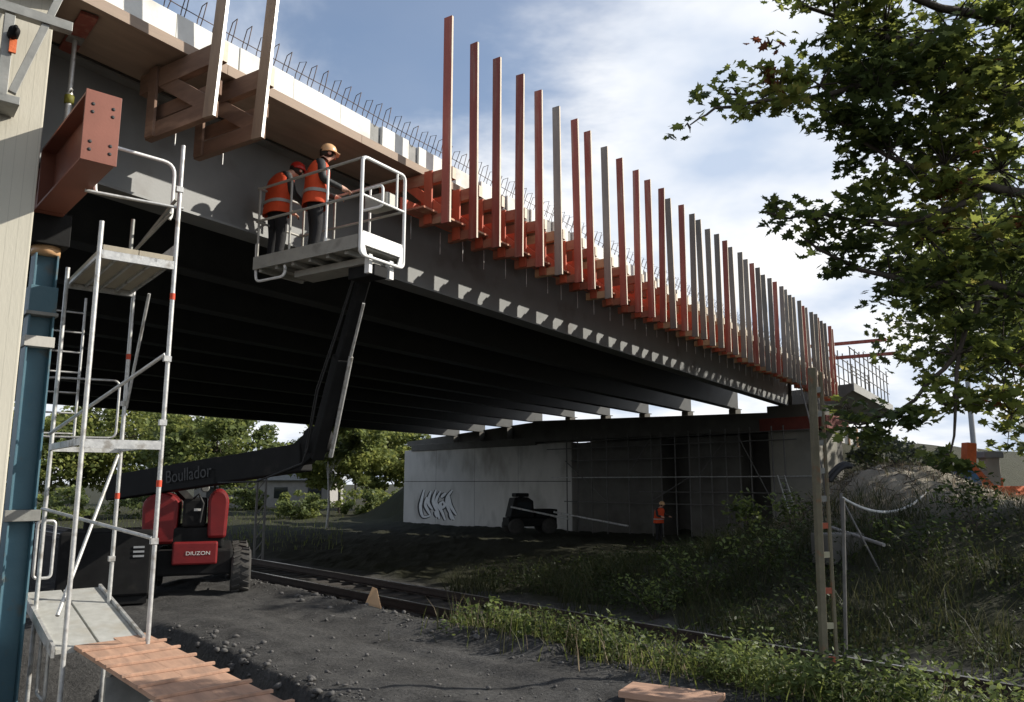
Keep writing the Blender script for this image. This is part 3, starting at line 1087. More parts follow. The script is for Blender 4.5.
G = [[(.12, 1), (.06, .7), (.02, .4), (.1, .1), (.3, .14)], [(.2, .75), (.16, .5), (.24, .3), (.32, .15)], [(.32, .95), (.24, .6), (.36, .35)],
     [(.46, 1.0), (.38, .62), (.5, .3), (.56, .05)], [(.58, .95), (.46, .6), (.62, .3), (.72, .02)], [(.66, .62), (.58, .55), (.62, .42), (.7, .5), (.66, .62)],
     [(.9, 1.0), (.76, .72), (.8, .4), (.96, .05)], [(.72, .9), (.6, .75)], [(.8, .85), (.86, .5), (1.02, .2)], [(.44, .3), (.5, .1)], [(.84, .3), (.9, .05)]]
m = MB()
for i, p in enumerate(G):
    q = stroke(p, .066, .004 + .0006 * i)
    m.add(q.v, q.f)
m.build('graffiti_outline', 'graffiti_dark', ab, recalc=False)
m = MB()
for i, p in enumerate(G):
    q = stroke([(u + .012, v + .01) for u, v in p], .036, .013 + .0006 * i)
    m.add(q.v, q.f)
m.build('graffiti', 'graffiti_white', ab, recalc=False)

# tube scaffold in front of the abutment
KS = KW + 1.3
fs_ = thing('abutment_scaffold', 'dark tube scaffold standing against the abutment pillars', 'scaffold', A_K, (kx_at(690, KS), KS, -2.7))
for px in (567, 578, 592, 607, 629, 652, 662, 676, 690, 700, 712, 727, 741, 752, 774, 786):
    x = kx_at(px, KS)
    MB().tube([(x, KS, -2.9), (x, KS, 2.55)], .035, 6).build('upright', 'dull_tube', fs_)
for z, p0, p1 in ((.25, 552, 818), (1.9, 548, 800), (-1.1, 565, 815), (2.3, 545, 815), (1.2, 572, 745), (-.5, 640, 790)):
    MB().tube([(kx_at(p1, KS), KS + .06, z), (kx_at(p0, KS), KS + .06, z)], .032, 6).build('ledger', 'galvanised' if z == .25 else 'dull_tube', fs_)
for p0, p1, z0, z1 in ((652, 690, -1, .2), (774, 741, -1, 2.2), (607, 567, -1, 1.2), (700, 727, .3, 1.9), (629, 652, .3, 2.2)):
    MB().tube([(kx_at(p0, KS), KS + .12, z0), (kx_at(p1, KS), KS + .12, z1)], .026, 6).build('brace', 'dull_tube', fs_)
ld = thing('access_ladder', 'aluminium ladder leaning beside the pale pier', 'ladder', A_K, (kx_at(800, KS), KS + .5, -1.6))
p0, p1 = Vector((kx_at(800, KS + .5), KS + .7, -1.75)), Vector((kx_at(783, KS + .3), KS + .15, .3))
e = Vector((.34, 0, 0))
for q in (0, 1):
    MB().bar(p0 + e * q, p1 + e * q, .03, .06).build('stile', 'galvanised', ld)
for k in range(8):
    t_ = (k + .5) / 8
    MB().tube([p0.lerp(p1, t_), p0.lerp(p1, t_) + e], .016, 6).build('rung', 'galvanised', ld)

# white sheeted wall behind the mast
for (pa, pb, Y0, z0, z1, lb) in ((823, 836, 40, -1.8, 2.6, 'narrow white formwork panel between the mast and the mound'), (842, 860, 43, -1.0, 2.9, 'broad white sheeted panel behind the cable bundle')):
    a_, b_ = at(pa, 482, Y0), at(pb, 482, Y0 + .6)
    c_ = (a_ + b_) / 2
    wt = thing('formwork_panel', lb, 'panel', math.atan2(b_.y - a_.y, b_.x - a_.x), rot(-math.atan2(b_.y - a_.y, b_.x - a_.x), (c_.x, c_.y, z0)))
    h = (b_ - a_).length / 2
    o = wt.org
    MB().bx((o.x - h, o.y - .04, z0), (o.x + h, o.y + .04, z1)).build('sheet', 'white_sheet', wt)
    for q in (-h + .05, 0, h - .05):
        MB().bx((o.x + q - .04, o.y - .12, z0), (o.x + q + .04, o.y - .043, z1)).build('stud', 'pale_wood', wt)

# ------------------------------------------------------------------ near support: panel, column, beam, prop
pa = Vector((-4.80, 7.6, 0))
A_P = R(90 - 50 + 0)      # panel face runs along azimuth 50
pl = loc(A_P, pa)
pn = thing('wing_wall', 'pale board marked concrete wall end at the left edge of the picture', 'wall', A_P, (pl.x - .6, pl.y, -2.3))
MB().bx((pl.x - 1.5, pl.y, -2.6), (pl.x, pl.y + .35, 6.2)).build('panel_slab', 'board_concrete', pn, bev=.012)
# bracing steel bolted to the panel near its top
bs = thing('steel_brace', 'grey steel strut frame bolted across the top of the pale concrete wall', 'brace', A_P, (pl.x - .4, pl.y - .3, 3.6))
y0 = pl.y - .32
MB().bar((pl.x - .33, y0, 3.72), (pl.x + .05, y0, 5.1), .055, .07).build('diagonal_strut', 'grey_steel', bs, bev=.004)
MB().bx((pl.x - .46, y0 - .04, 3.65), (pl.x - .37, y0 + .04, 4.5)).build('upright', 'grey_steel', bs, bev=.004)
MB().bx((pl.x - .55, y0 - .04, 3.60), (pl.x - .26, y0 + .31, 3.68)).build('foot_plate', 'grey_steel', bs, bev=.004)
MB().bx((pl.x - .9, y0 - .05, 4.52), (pl.x + .12, y0 + .05, 4.62)).build('cross_bar', 'grey_steel', bs, bev=.004)
MB().lathe([(.0, 0), (.05, 0), (.05, .12), (.02, .13), (.02, .2), (0, .2)], (pl.x - .38, y0 - .05, 4.28), (0, -1, 0), 12).build('clamp', 'machine_black', bs)
MB().bx((pl.x - .40, y0 - .075, 4.1), (pl.x - .34, y0 - .045, 4.24)).build('marker_tag', 'orange_net', bs)

wv = Vector((-.669, .743, 0))
A_W = R(132)
b0 = Vector((-3.95, 7.15, 0))
bl = loc(A_W, b0)
col = thing('steel_column', 'blue steel support column under the red beam', 'column', A_W, (bl.x + 2.35, bl.y, -2.4))
_cp = loc(A_W, at(45, 260, 8.85))
cx_, cy_ = _cp.x, _cp.y
def hcol(m_, x, y, z0, z1, wd=.26, tk=.02):
    m_.bx((x - wd / 2, y - wd / 2, z0), (x + wd / 2, y - wd / 2 + tk, z1))
    m_.bx((x - wd / 2, y + wd / 2 - tk, z0), (x + wd / 2, y + wd / 2, z1))
    m_.bx((x - tk / 2, y - wd / 2 + tk, z0), (x + tk / 2, y + wd / 2 - tk, z1))
m = MB(); hcol(m, cx_, cy_, -.30, 1.86); m.build('upper_shaft', 'blue_steel', col, bev=.003)
m = MB(); hcol(m, cx_, cy_, -2.4, -.42); m.build('lower_shaft', 'blue_steel', col, bev=.003)
MB().bx((cx_ - .17, cy_ - .17, -.42), (cx_ + .17, cy_ + .17, -.30)).build('joint_plate', 'grey_steel', col, bev=.004)
MB().bx((cx_ - .16, cy_ - .16, 1.86), (cx_ + .16, cy_ + .16, 1.9)).build('joint_plate', 'grey_steel', col, bev=.004)
MB().bx((cx_ - .14, cy_ - .14, 1.9), (cx_ + .14, cy_ + .14, 2.2)).build('jack', 'blue_steel', col, bev=.004)
MB().bx((cx_ - .15, cy_ - .15, 1.50), (cx_ + .15, cy_ + .15, 1.62)).build('joint_plate', 'concrete_pale', col, bev=.004)
MB().lathe([(.0, 0), (.15, 0), (.15, .1), (0, .1)], (cx_, cy_, 2.58), (0, 0, 1), 24).build('collar', 'helmet_tan', col)
m = MB(); hcol(m, cx_, cy_, 2.2, 2.58, .24); m.build('jack', 'blue_steel', col, bev=.003)
MB().bx((cx_ - .2, cy_ - .2, 2.68), (cx_ + .2, cy_ + .2, 3.06)).build('packing', 'machine_black', col, bev=.01)
beam = thing('steel_beam', 'rust red steel beam with bolted end plate resting on the blue column', 'beam', A_W, (bl.x + 1, bl.y, 3.07))
m = MB()
for xa, xb in ((.02, 1.85), (1.92, 4.2)):
    m.bx((bl.x + xa, bl.y - .15, 3.07), (bl.x + xb, bl.y + .15, 3.095))
    m.bx((bl.x + xa, bl.y - .15, 3.735), (bl.x + xb, bl.y + .15, 3.76))
    m.bx((bl.x + xa, bl.y - .012, 3.095), (bl.x + xb, bl.y + .012, 3.735))
m.bx((bl.x + 1.85, bl.y - .149, 3.07), (bl.x + 1.90, bl.y + .149, 3.75))
m.bx((bl.x + 1.2, bl.y - .145, 3.096), (bl.x + 1.22, bl.y - .013, 3.734))
# the beam sits just below the girder flange
for i_, v in enumerate(m.v):
    m.v[i_] = (v[0], v[1], 3.02 + (v[2] - 3.07) * (1 if v[0] < bl.x + 1.9 else .70))
m.build('i_section', 'red_steel', beam)
MB().bx((bl.x, bl.y - .16, 3.01), (bl.x + .0195, bl.y + .16, 3.72)).build('end_plate', 'red_steel', beam, bev=.003)
m = MB()
for q in (-.09, .09):
    for z in (3.12, 3.20, 3.50, 3.58):
        m.lathe([(0, -.004), (.017, -.004), (.017, .004)], (bl.x, bl.y + q, z), (1, 0, 0), 10)
m.build('bolt_hole', 'graffiti_dark', beam)
pp = thing('adjustable_prop', 'galvanised prop standing on the red beam up to the soffit', 'prop', A_W, (bl.x + 1.1, bl.y, 3.77))
px_, py_ = bl.x + 1.62, bl.y - .02
MB().tube([(px_, py_, 3.712), (px_, py_, 4.35)], .035, 10).build('outer_tube', 'galvanised', pp)
MB().tube([(px_, py_, 4.35), (px_, py_, 5.0)], .026, 10).build('inner_tube', 'galvanised', pp)
MB().tube([(px_ - .1, py_, 4.36), (px_ + .1, py_, 4.34)], .012, 6).build('handle', 'grey_steel', pp)
MB().lathe([(.036, 0), (.05, .01), (.05, .1), (.036, .11)], (px_, py_, 4.22), (0, 0, 1), 12).build('threaded_collar', 'maple_yellow', pp)
MB().bx((px_ - .08, py_ - .08, 5.0), (px_ + .08, py_ + .08, 5.02)).build('head_plate', 'grey_steel', pp)
tb = MB().bx((px_ - .6, py_ - .09, 5.021), (px_ + .7, py_ + .09, 5.06)).build('timber_bearer', 'red_wood', None, bev=.005, org=(px_, py_, 5.02))
tb.location = rot(A_W, (px_, py_, 5.02)); tb.rotation_euler = (0, 0, A_W)
tag(tb, 'red timber bearer carried on the head of the galvanised prop', 'timber')

# ------------------------------------------------------------------ scaffold stair tower
sc = thing('access_scaffold', 'aluminium access scaffold tower in the left foreground', 'scaffold', A_S, (9.4, -2.0, -2.35))
X0, X1, Ya, Yb = 8.82, 10.54, -1.65, -2.4       # Ya = left (P1), Yb = right (P2)
def post(x, y, z0, z1):
    return MB().tube([(x, y, z0), (x, y, z1)], .024, 10).build('post', 'galvanised', sc)
post(X0, Ya, -2.85, 2.68); post(X0, Yb, -2.85, 3.72); post(X1, Ya, -2.85, 2.55); post(X1, Yb, -2.85, 2.5)
for z in (2.33, .38, ):
    MB().bar((X0, Ya, z), (X0, Yb, z), .04, .09).build('ledger', 'galvanised', sc)
    MB().bar((X1, Ya, z), (X1, Yb, z), .04, .06).build('ledger', 'galvanised', sc)
for y in (Ya, Yb):
    MB().bar((X0, y, .40), (X1, y, .40), .04, .07).build('ledger', 'galvanised', sc)
for (x0, y0_, z0, x1, y1_, z1) in ((X0, Yb, 1.35, X1, Ya, .55), (X1, Yb, 2.2, X1, Yb - .0, 2.2), (X0, Yb, -.57, X1, Ya, -.3), (X1, Yb, .32, X0 + .3, Ya, -1.3)):
    if (x0, y0_, z0) != (x1, y1_, z1):
        MB().tube([(x0, y0_ + .03, z0), (x1, y1_ + .03, z1)], .02, 8).build('brace', 'galvanised', sc)
MB().tube([(X1 - .75, Yb, 2.2), (X1, Yb - .02, .9)], .018, 8).build('brace', 'galvanised', sc)
for (x, y, z) in ((X0, Yb, 1.3), (X0, Yb, .62), (X0, Yb, -.6), (X1, Yb, .95), (X1, Yb, -.9), (X0, Yb, 3.2)):
    MB().bx((x - .03, y - .028, z - .03), (x + .03, y + .045, z + .03)).build('coupler', 'galvanised', sc)
for (x, y, z) in ((X0, Yb, 1.95), (X0, Yb, -.05), (X1, Yb, 1.5), (X1, Yb, -.2)):
    MB().lathe([(.0275, 0), (.0275, .07)], (x, y, z), (0, 0, 1), 12).build('colour_band', 'red_band', sc)
# decks
m = MB()
m.bx((X0 - .02, Ya - .03, 2.37), (X1 + .03, (Ya + Yb) / 2 + .004, 2.43))
m.bx((X0 - .02, (Ya + Yb) / 2 - .004, 2.37), (X1 + .03, Yb + .03, 2.43))
dk = m.build('upper_deck', 'ply_under', sc)
m = MB()
for y in np.linspace(Ya - .03, Yb + .03, 5):
    m.bx((X0 - .02, y - .012, 2.335), (X1 + .03, y + .012, 2.369))
sub(m, 'deck_frame', 'galvanised', dk, sc)
m = MB()
m.bx((X0 - .02, Yb - .02, 2.432), (X1 + .03, Yb + .004, 2.58))
m.build('toe_board', 'galvanised', sc)
dl = [(X0 + .30, -1.62), (X1 + .7, -1.3)]
m = MB()
for y0_, y1_ in ((Ya + .02, (Ya + Yb) / 2 + .012), ((Ya + Yb) / 2 - .012, Yb - .02)):
    m.prism([(dl[0][0], dl[0][1]), (dl[1][0], dl[1][1]), (dl[1][0], dl[1][1] - .05), (dl[0][0], dl[0][1] - .05)], lambda u, v, t: Vector((u, t, v)), y0_, y1_)
lw = m.build('lower_deck', 'deck_alu', sc, bev=.003)
m = MB()
for y in (Ya + .04, Yb - .04):
    m.bar((dl[0][0], y, dl[0][1] - .02), (dl[1][0], y, dl[1][1] - .02), .03, .12)
sub(m, 'side_rail', 'galvanised', lw, sc)
# guard rail hoop above the upper deck, on the far side
m = MB()
h0 = hoop((X0 + .25, Ya + .05, 3.0), (X0 + .25, Ya + .05, 3.62), (X0 + .35, Yb - .02, 3.62), (X0 + .35, Yb - .02, 2.9), .14)
m.tube(h0[3:-3], .02, 8)
m.build('guard_hoop', 'cage_white', sc)
MB().tube([(X0 + .02, Ya + .18, 2.98), (X0 + .02, Yb - .05, 3.0)], .018, 8).build('guard_rail', 'galvanised', sc)
MB().tube([(X0 + .05, Yb + .02, 3.1), (X1, Yb + .25, 2.5)], .018, 8).build('brace', 'grey_steel', sc)
MB().tube([(X0 + .1, Yb + .05, 2.95), (X1 - .3, Yb + .35, 2.45)], .018, 8).build('brace', 'grey_steel', sc)
MB().tube([(X0 + .7, Yb + .3, 2.43), (X0 + .7, Yb + .3, 2.98)], .022, 8).build('guard_post', 'grey_steel', sc)
# feet / stirrup under the lower deck
m = MB()
m.tube(hoop((X0 + .75, Ya, -2.2), (X0 + .75, Ya, -1.62), (X0 + 1.2, Ya, -1.62), (X0 + 1.2, Ya, -2.2), .06), .018, 8, closed=True)
m.build('deck_stirrup', 'galvanised', sc)
m = MB()
m.tube(hoop((X1 + .25, Ya - .16, -1.1), (X1 + .25, Ya - .16, -.45), (X1 + .25, Ya + .02, -.45), (X1 + .25, Ya + .02, -1.1), .05), .018, 8, closed=True)
m.build('guard_frame', 'galvanised', sc)

# ladder cage hanging further back
lc = thing('ladder_frame', 'small metal ladder frame hanging behind the blue column', 'ladder', A_S, (12.0, -1.6, 1.0))
m0 = Vector((12.2, -1.75, 0)); 
for q in (0, -.42):
    MB().tube([m0 + Vector((0, q, .55)), m0 + Vector((0, q, 2.55))], .018, 8).build('stile', 'galvanised', lc)
for k in range(7):
    MB().tube([m0 + Vector((0, 0, .65 + k * .28)), m0 + Vector((0, -.42, .65 + k * .28))], .014, 6).build('rung', 'galvanised', lc)
m = MB(); m.tube(hoop(m0 + Vector((0, 0, .6)), m0 + Vector((0, 0, 1.4)), m0 + Vector((-.2, -.9, 1.4)), m0 + Vector((-.2, -.9, .6)), .1), .016, 8, closed=True)
m.build('hoop_guard', 'galvanised', lc)

# plank ramp going down from the lower deck towards the viewer
rp = thing('plank_ramp', 'brown timber plank ramp with cross battens leading up to the scaffold deck', 'ramp', A_S, (7.8, -2.0, -1.95))
RA = math.atan(.03)
R0 = Vector((9.15, -2.16, 0))
rd = Vector((-math.cos(R(4.5)), -math.sin(R(4.5)), 0))        # slightly turned from the deck axis
rn = Vector((-rd.y, rd.x, 0))
def rpt(u, v, z=0):
    return R0 + rd * u + rn * v + Vector((0, 0, -1.60 - .035 * u + z))
for k, (v0, v1) in enumerate(((-.37, .0285), (.0295, .37))):
    m = MB()
    jl = -.2 if k == 1 else 0
    vs = [rpt(u, v, z) for z in (-.04, 0) for v in (v0, v1) for u in (jl + .01 * k, 3.7)]
    m.add(vs, [(0, 2, 3, 1), (4, 5, 7, 6), (0, 1, 5, 4), (2, 6, 7, 3), (0, 4, 6, 2), (1, 3, 7, 5)])
    m.build('plank', 'ramp_wood', rp, bev=.003)
for k in range(9):
    u = .34 + k * .385 + .02 * math.sin(k * 2.7)
    sk = .03 * math.sin(k * 1.9)
    m = MB()
    m.bar(rpt(u + sk, -.40, .014), rpt(u - sk, .40, .014), .042, .026)
    m.build('batten', 'ramp_wood', rp, bev=.003)
MB().bx((8.0, -2.50, -2.6), (8.06, -1.85, -1.72)).build('trestle', 'grey_steel', rp)

# ------------------------------------------------------------------ boom lift
bp0 = Vector((-5.47, 14.05, -1.88))
MS = .8
A_M = R(20)
bl_ = thing('boom_lift', 'red and black boom lift reaching up to the bridge edge', 'boom lift', A_M, tuple(loc(A_M, bp0)))
o = bl_.org
def M(x, y, z):
    return Vector((o.x + x * MS, o.y + y * MS, o.z + z * MS))
# chassis
m = MB(); m.bx(M(-.75, -.55, .42), M(.75, 2.2, .95)); m.build('chassis', 'machine_black', bl_, bev=.04)
m = MB(); m.bx(M(-.44, -.78, .66), M(.44, -.56, 1.12))
rpn = m.build('rear_panel', 'machine_red', bl_, bev=.03)
for sx_ in (-1, 1):
    for yy in (-.25, 1.85):
        c = M(sx_ * .93, yy, .46)
        m = MB()
        m.lathe([(a_ * MS, b_ * MS) for a_, b_ in [(.24, -.2), (.43, -.2), (.462, -.15), (.467, 0), (.462, .15), (.43, .2), (.24, .2)]], c, (1, 0, 0), 28)
        for k in range(18):
            a = 2 * math.pi * k / 18
            for sd_ in (-1, 1):
                p = c + Vector((sd_ * .09, math.cos(a + sd_ * .08) * .472, math.sin(a + sd_ * .08) * .472)) * MS
                m.box(p, (.13, .04, .032), Matrix.Rotation(a + math.pi / 2, 3, 'X') @ Matrix.Rotation(sd_ * .4, 3, 'Z'))
        wh = m.build('wheel', 'tyre_rubber', bl_)
        sub(MB().lathe([(a_ * MS, b_ * MS) for a_, b_ in [(0, -.12), (.1, -.14), (.22, -.1), (.25, -.19), (.25, .19), (.22, .1), (.1, .14), (0, .12)]], c, (1, 0, 0), 24), 'rim', 'machine_black', wh, bl_)
# turret and hoods
m = MB(); m.bx(M(-.5, -.3, .95), M(.55, 1.6, 1.4)); m.bx(M(-.3, -.34, 1.4), M(.16, 1.2, 2.0)); m.build('turret', 'machine_black', bl_, bev=.04)
def hood(x0, x1, y0_, y1_, z0, z1):
    m_ = MB()
    prof_ = []
    n_ = 10
    w_ = x1 - x0
    for k in range(n_ + 1):
        a = math.pi * k / n_
        prof_.append((x0 + w_ / 2 - w_ / 2 * math.cos(a) * (1 if k not in (0, n_) else 1), z1 - .28 + .28 * math.sin(a)))
    prof_ = [(x0 + .03, z0)] + prof_ + [(x1 - .03, z0)]
    m_.prism(prof_, lambda u, v, t: M(u, t, v), y0_, y1_)
    return m_.build('engine_hood', 'machine_red', bl_, bev=.05)
hood(.19, .62, -.40, 1.4, 1.16, 2.2)
hood(-1.1, -.38, -.3, 1.4, 1.05, 2.12)
MB().lathe([(0, 0), (.07, 0), (.07, .05), (.05, .05), (0, .05)], M(.12, -.38, 2.22), (0, -1, 0), 16).build('hose_coupling', 'grey_steel', bl_)
MB().tube([M(-.1, -.36, 2.0), M(0, -.5, 2.1), M(.1, -.42, 1.9), M(.05, -.38, 1.5)], .02, 6).build('hydraulic_hose', 'black_cable', bl_)
MB().bx(M(-.08, -.371, 1.74), M(.08, -.345, 1.79)).build('status_plate', 'lettering', bl_)

def W(p):
    return loc(A_M, p)
k0, k1 = at(112, 488, 14.6), at(306, 457, 12.05)
d = (k1 - k0).normalized()
m = MB(); m.bar(W(k0), W(k0.lerp(k1, .62)), .26, .44)
bm1 = m.build('lower_boom', 'machine_black', bl_, bev=.02)
m = MB(); m.bar(W(k0.lerp(k1, .60)), W(k1), .26, .42)
sub(m, 'inner_section', 'machine_black', bm1, bl_, bev=.02)
MB().bar(W(k0.lerp(k1, .33)) + Vector((0, .1, 0)), M(.02, .6, 1.7), .12, .12).build('lift_cylinder', 'machine_black', bl_)
# knuckle
kk = at(318, 440, 12.0)
ku = at(330, 410, 11.8)
m = MB(); m.bar(W(k1 - d * .15), W(kk), .22, .36); m.lathe([(0, -.14), (.2, -.14), (.2, .14), (0, .14)], W(kk), (W(d).cross(Vector((0, 0, 1)))), 18)
m.build('knuckle', 'machine_black', bl_, bev=.01)
bs_loc = at(367, 268, 10.55)
m = MB(); m.bar(W(kk - Vector((.02, .02, .25))), W(kk.lerp(bs_loc, .5)), .19, .25)
j = m.build('upper_boom', 'machine_black', bl_, bev=.02)
m = MB(); m.bar(W(kk.lerp(bs_loc, .44)), W(bs_loc), .15, .19)
sub(m, 'inner_section', 'machine_black', j, bl_, bev=.02)
m = MB(); m.tube([W(kk + Vector((.22, -.08, -.25))), W(kk.lerp(bs_loc, .5) + Vector((.16, -.1, 0)))], .035, 8)
m.tube([W(kk.lerp(bs_loc, .45) + Vector((.16, -.1, 0))), W(kk.lerp(bs_loc, .8) + Vector((.12, -.1, 0)))], .022, 8)
m.build('jib_cylinder', 'galvanised', bl_)

for q_, off_ in enumerate((Vector((-.13, -.12, 0)), Vector((-.16, -.08, .02)))):
    MB().tube([W(kk + off_ + Vector((0, 0, -.2))), W(kk.lerp(bs_loc, .3) + off_ * 1.25), W(kk.lerp(bs_loc, .6) + off_), W(kk.lerp(bs_loc, .95) + off_ * .8)], .014, 6).build('hydraulic_hose', 'black_cable', bl_)
MB().tube([W(k0.lerp(k1, .62) + Vector((0, -.2, -.2))), W(k0.lerp(k1, .8) + Vector((0, -.18, -.27))), W(k1 + Vector((0, -.2, -.1))), W(kk + Vector((-.1, -.16, -.1)))], .016, 6).build('hydraulic_hose', 'black_cable', bl_)
# basket, bridge frame coordinates converted into the machine frame
def Bm(s, D, z):
    return W(rot(A_B, (s, D, z)))
SA, SB_, DA, DB = 7.13, 7.95, 6.87, 8.9
zf, zt = 2.98, 4.16
sB = lambda q: q
m = MB()
def qbox(m_, s0, D0, z0, s1, D1, z1):
    vs = [Bm(s, D, z) for z in (z0, z1) for D in (D0, D1) for s in (s0, s1)]
    m_.add(vs, [(0, 2, 3, 1), (4, 5, 7, 6), (0, 1, 5, 4), (2, 6, 7, 3), (0, 4, 6, 2), (1, 3, 7, 5)])
qbox(m, SA, DA + .03, zf, SB_, DB, zf + .05)
fl = m.build('basket_floor', 'cage_shade_grey', bl_)
m = MB()
for D in np.arange(DA + .25, DB - .1, .33):
    qbox(m, SA + .02, D, zf - .07, SB_ - .02, D + .05, zf - .002)
qbox(m, SA + .25, DA + .15, zf - .16, SA + .6, DB - .55, zf - .072)
sub(m, 'floor_beam', 'cage_shade_grey', fl, bl_)
m = MB()
qbox(m, SA - .025, DA + .03, zf - .03, SA - .003, DB, zf + .15)
qbox(m, SB_ + .003, DA + .03, zf - .03, SB_ + .025, DB, zf + .15)
qbox(m, SA, DB + .003, zf - .03, SB_, DB + .02, zf + .15)
sub(m, 'toe_board', 'cage_shade_grey', fl, bl_)
def rail(pts, r=.019, mat='cage_shade_grey', nm='cage_rail', closed=False):
    m_ = MB(); m_.tube([Bm(*p) for p in pts], r, 8, closed=closed); return m_.build(nm, mat, bl_)
for s, side in ((SA, 0), (SB_, 1)):
    rail([(s, DA, zt), (s, DB, zt - .02)]); rail([(s, DA, zt - .5), (s, DB, zt - .5)])
    for D in (7.5, 8.2, 8.85):
        rail([(s, D, zf - .02), (s, D, zt)], .017, 'cage_white' if D < 7.6 else 'cage_shade_grey', 'cage_post')  # posts by the sunlit end white, the others in painted shade
rail([(SA, DB, zt), (SB_, DB, zt)]); rail([(SA, DB, zt - .5), (SB_, DB, zt - .5)])
# bright end frame
e_ = hoop((SA - .01, DA, zf - .12), (SA - .01, DA, zt + .02), (SB_ + .01, DA, zt + .02), (SB_ + .01, DA, zf - .12), .09)
m = MB(); m.tube([Bm(*p) for p in e_], .024, 8, closed=True); ef = m.build('end_frame', 'cage_white', bl_)
m = MB(); m.tube([Bm(SA, DA, zt - .5), Bm(SB_, DA, zt - .5)], .018, 8); m.tube([Bm(SB_ - .15, DA, zt - .5), Bm(SB_ - .15, DA, zt)], .016, 8)
sub(m, 'mid_rail', 'cage_white', ef, bl_)
m = MB(); qbox(m, SA + .03, DA - .012, zf + .02, SB_ - .03, DA + .012, zf + .20)
sub(m, 'end_toe_board', 'cage_white', ef, bl_)
m = MB()
for s, sg in ((SA + .01, 1), (SB_ - .01, -1)):
    vs = [Bm(s, DA - .01, zf + .19), Bm(s, DA - .01, zf - .1), Bm(s + sg * .1, DA - .01, zf - .1), Bm(s, DA + .01, zf + .19), Bm(s, DA + .01, zf - .1), Bm(s + sg * .1, DA + .01, zf - .1)]
    m.add(vs, [(0, 1, 2), (5, 4, 3), (0, 3, 4, 1), (1, 4, 5, 2), (2, 5, 3, 0)])
sub(m, 'gusset', 'cage_white', ef, bl_)
# bumper loop under the inner end
e_ = hoop((SA + .02, DB, zf + .4), (SA + .02, DB - .02, zf - .2), (SA + .02, DB - .62, zf - .2), (SA + .02, DB - .62, zf - .02), .1)
m = MB(); m.tube([Bm(*p) for p in e_[3:-3]], .02, 8); m.build('bumper_loop', 'cage_white', bl_)
# control console and grab hoop
m = MB(); qbox(m, SB_ - .26, DA + .08, zf + .72, SB_ - .04, DA + .5, zf + .92); m.build('control_box', 'cage_shade_grey', bl_, bev=.02)
e_ = hoop((SB_ - .3, DA + .12, zf + .7), (SB_ - .3, DA + .12, zf + 1.0), (SB_ - .3, DA + .5, zf + 1.0), (SB_ - .3, DA + .5, zf + .7), .07)
m = MB(); m.tube([Bm(*p) for p in e_], .02, 8, closed=True); m.build('grab_hoop', 'cage_white', bl_)
m = MB(); qbox(m, SA + .3, DA + .03, zf - .32, SA + .55, DA + .5, zf - .162); m.build('basket_mount', 'machine_black', bl_, bev=.01)
for a_, b_ in ((SB_ - .2, SB_ - .12), (SA + .22, SA + .28)):
    m = MB(); qbox(m, a_, DA + .05, zf - .30, b_, DA + .13, zf - .05); m.build('mounting_lug', 'cage_white', bl_)


def text_mesh(body, size, depth=.002):
    cu = bpy.data.curves.new('lettering', 'FONT')
    cu.body = body
    cu.size = size
    cu.extrude = depth
    cu.align_x = 'CENTER'
    cu.align_y = 'CENTER'
    ob = bpy.data.objects.new('lettering', cu)
    COL.objects.link(ob)
    bpy.context.view_layer.update()
    dg = bpy.context.evaluated_depsgraph_get()
    me = bpy.data.meshes.new_from_object(ob.evaluated_get(dg))
    bpy.data.objects.remove(ob)
    return me


def place_text(body, size, mat, part, mw, name='lettering', t=None):
    me = text_mesh(body, size)
    me.materials.clear()
    me.materials.append(MATS[mat])
    ob = bpy.data.objects.new(name, me)
    COL.objects.link(ob)
    ob.parent = part
    # mw is given in the thing's local space
    ob.matrix_local = mw
    return ob


place_text('DIUZON', .085, 'lettering', rpn, Matrix.Translation((0.05, -.785 * MS - .001, .89 * MS)) @ Matrix.Rotation(R(90), 4, 'X') @ Matrix.Scale(1.15, 4, (1, 0, 0)))
# boom lettering on the camera-side face
bd = W(d).normalized()
sidev = bd.cross(Vector((0, 0, 1))).normalized()
if (W(Vector((0, 0, 0))) - W(k0)).dot(sidev) < 0:
    sidev = -sidev
upv = sidev.cross(bd)
cpos = W(k0.lerp(k1, .48)) + sidev * .164 - o
mm_ = Matrix((bd, upv, sidev)).transposed().to_4x4()
place_text('Boullador', .30, 'faint_lettering', bm1, Matrix.Translation(cpos) @ mm_)

# dark generator box left of the lift
gq = at(108, 585, 13.2)
A_G = R(24)
g0 = loc(A_G, Vector((gq.x, gq.y, -1.9)))
gn = thing('generator', 'black generator box standing left of the boom lift behind the scaffold', 'generator', A_G, tuple(g0))
MB().bx((g0.x - .72, g0.y - .45, g0.z + .12), (g0.x + .62, g0.y + .9, g0.z + 1.12)).build('housing', 'machine_black', gn, bev=.04)
MB().bx((g0.x - .68, g0.y - .40, g0.z), (g0.x + .58, g0.y + .85, g0.z + .118)).build('skid', 'machine_black', gn)
for k in range(3):
    MB().bx((g0.x + .34, g0.y - .462, g0.z + .72 + k * .07), (g0.x + .50, g0.y - .451, g0.z + .75 + k * .07)).build('louvre', 'far_grey', gn)
MB().tube([(g0.x - .4, g0.y + .3, g0.z + 1.1), (g0.x - .4, g0.y + .3, g0.z + 1.35)], .05, 10).build('exhaust', 'machine_black', gn)
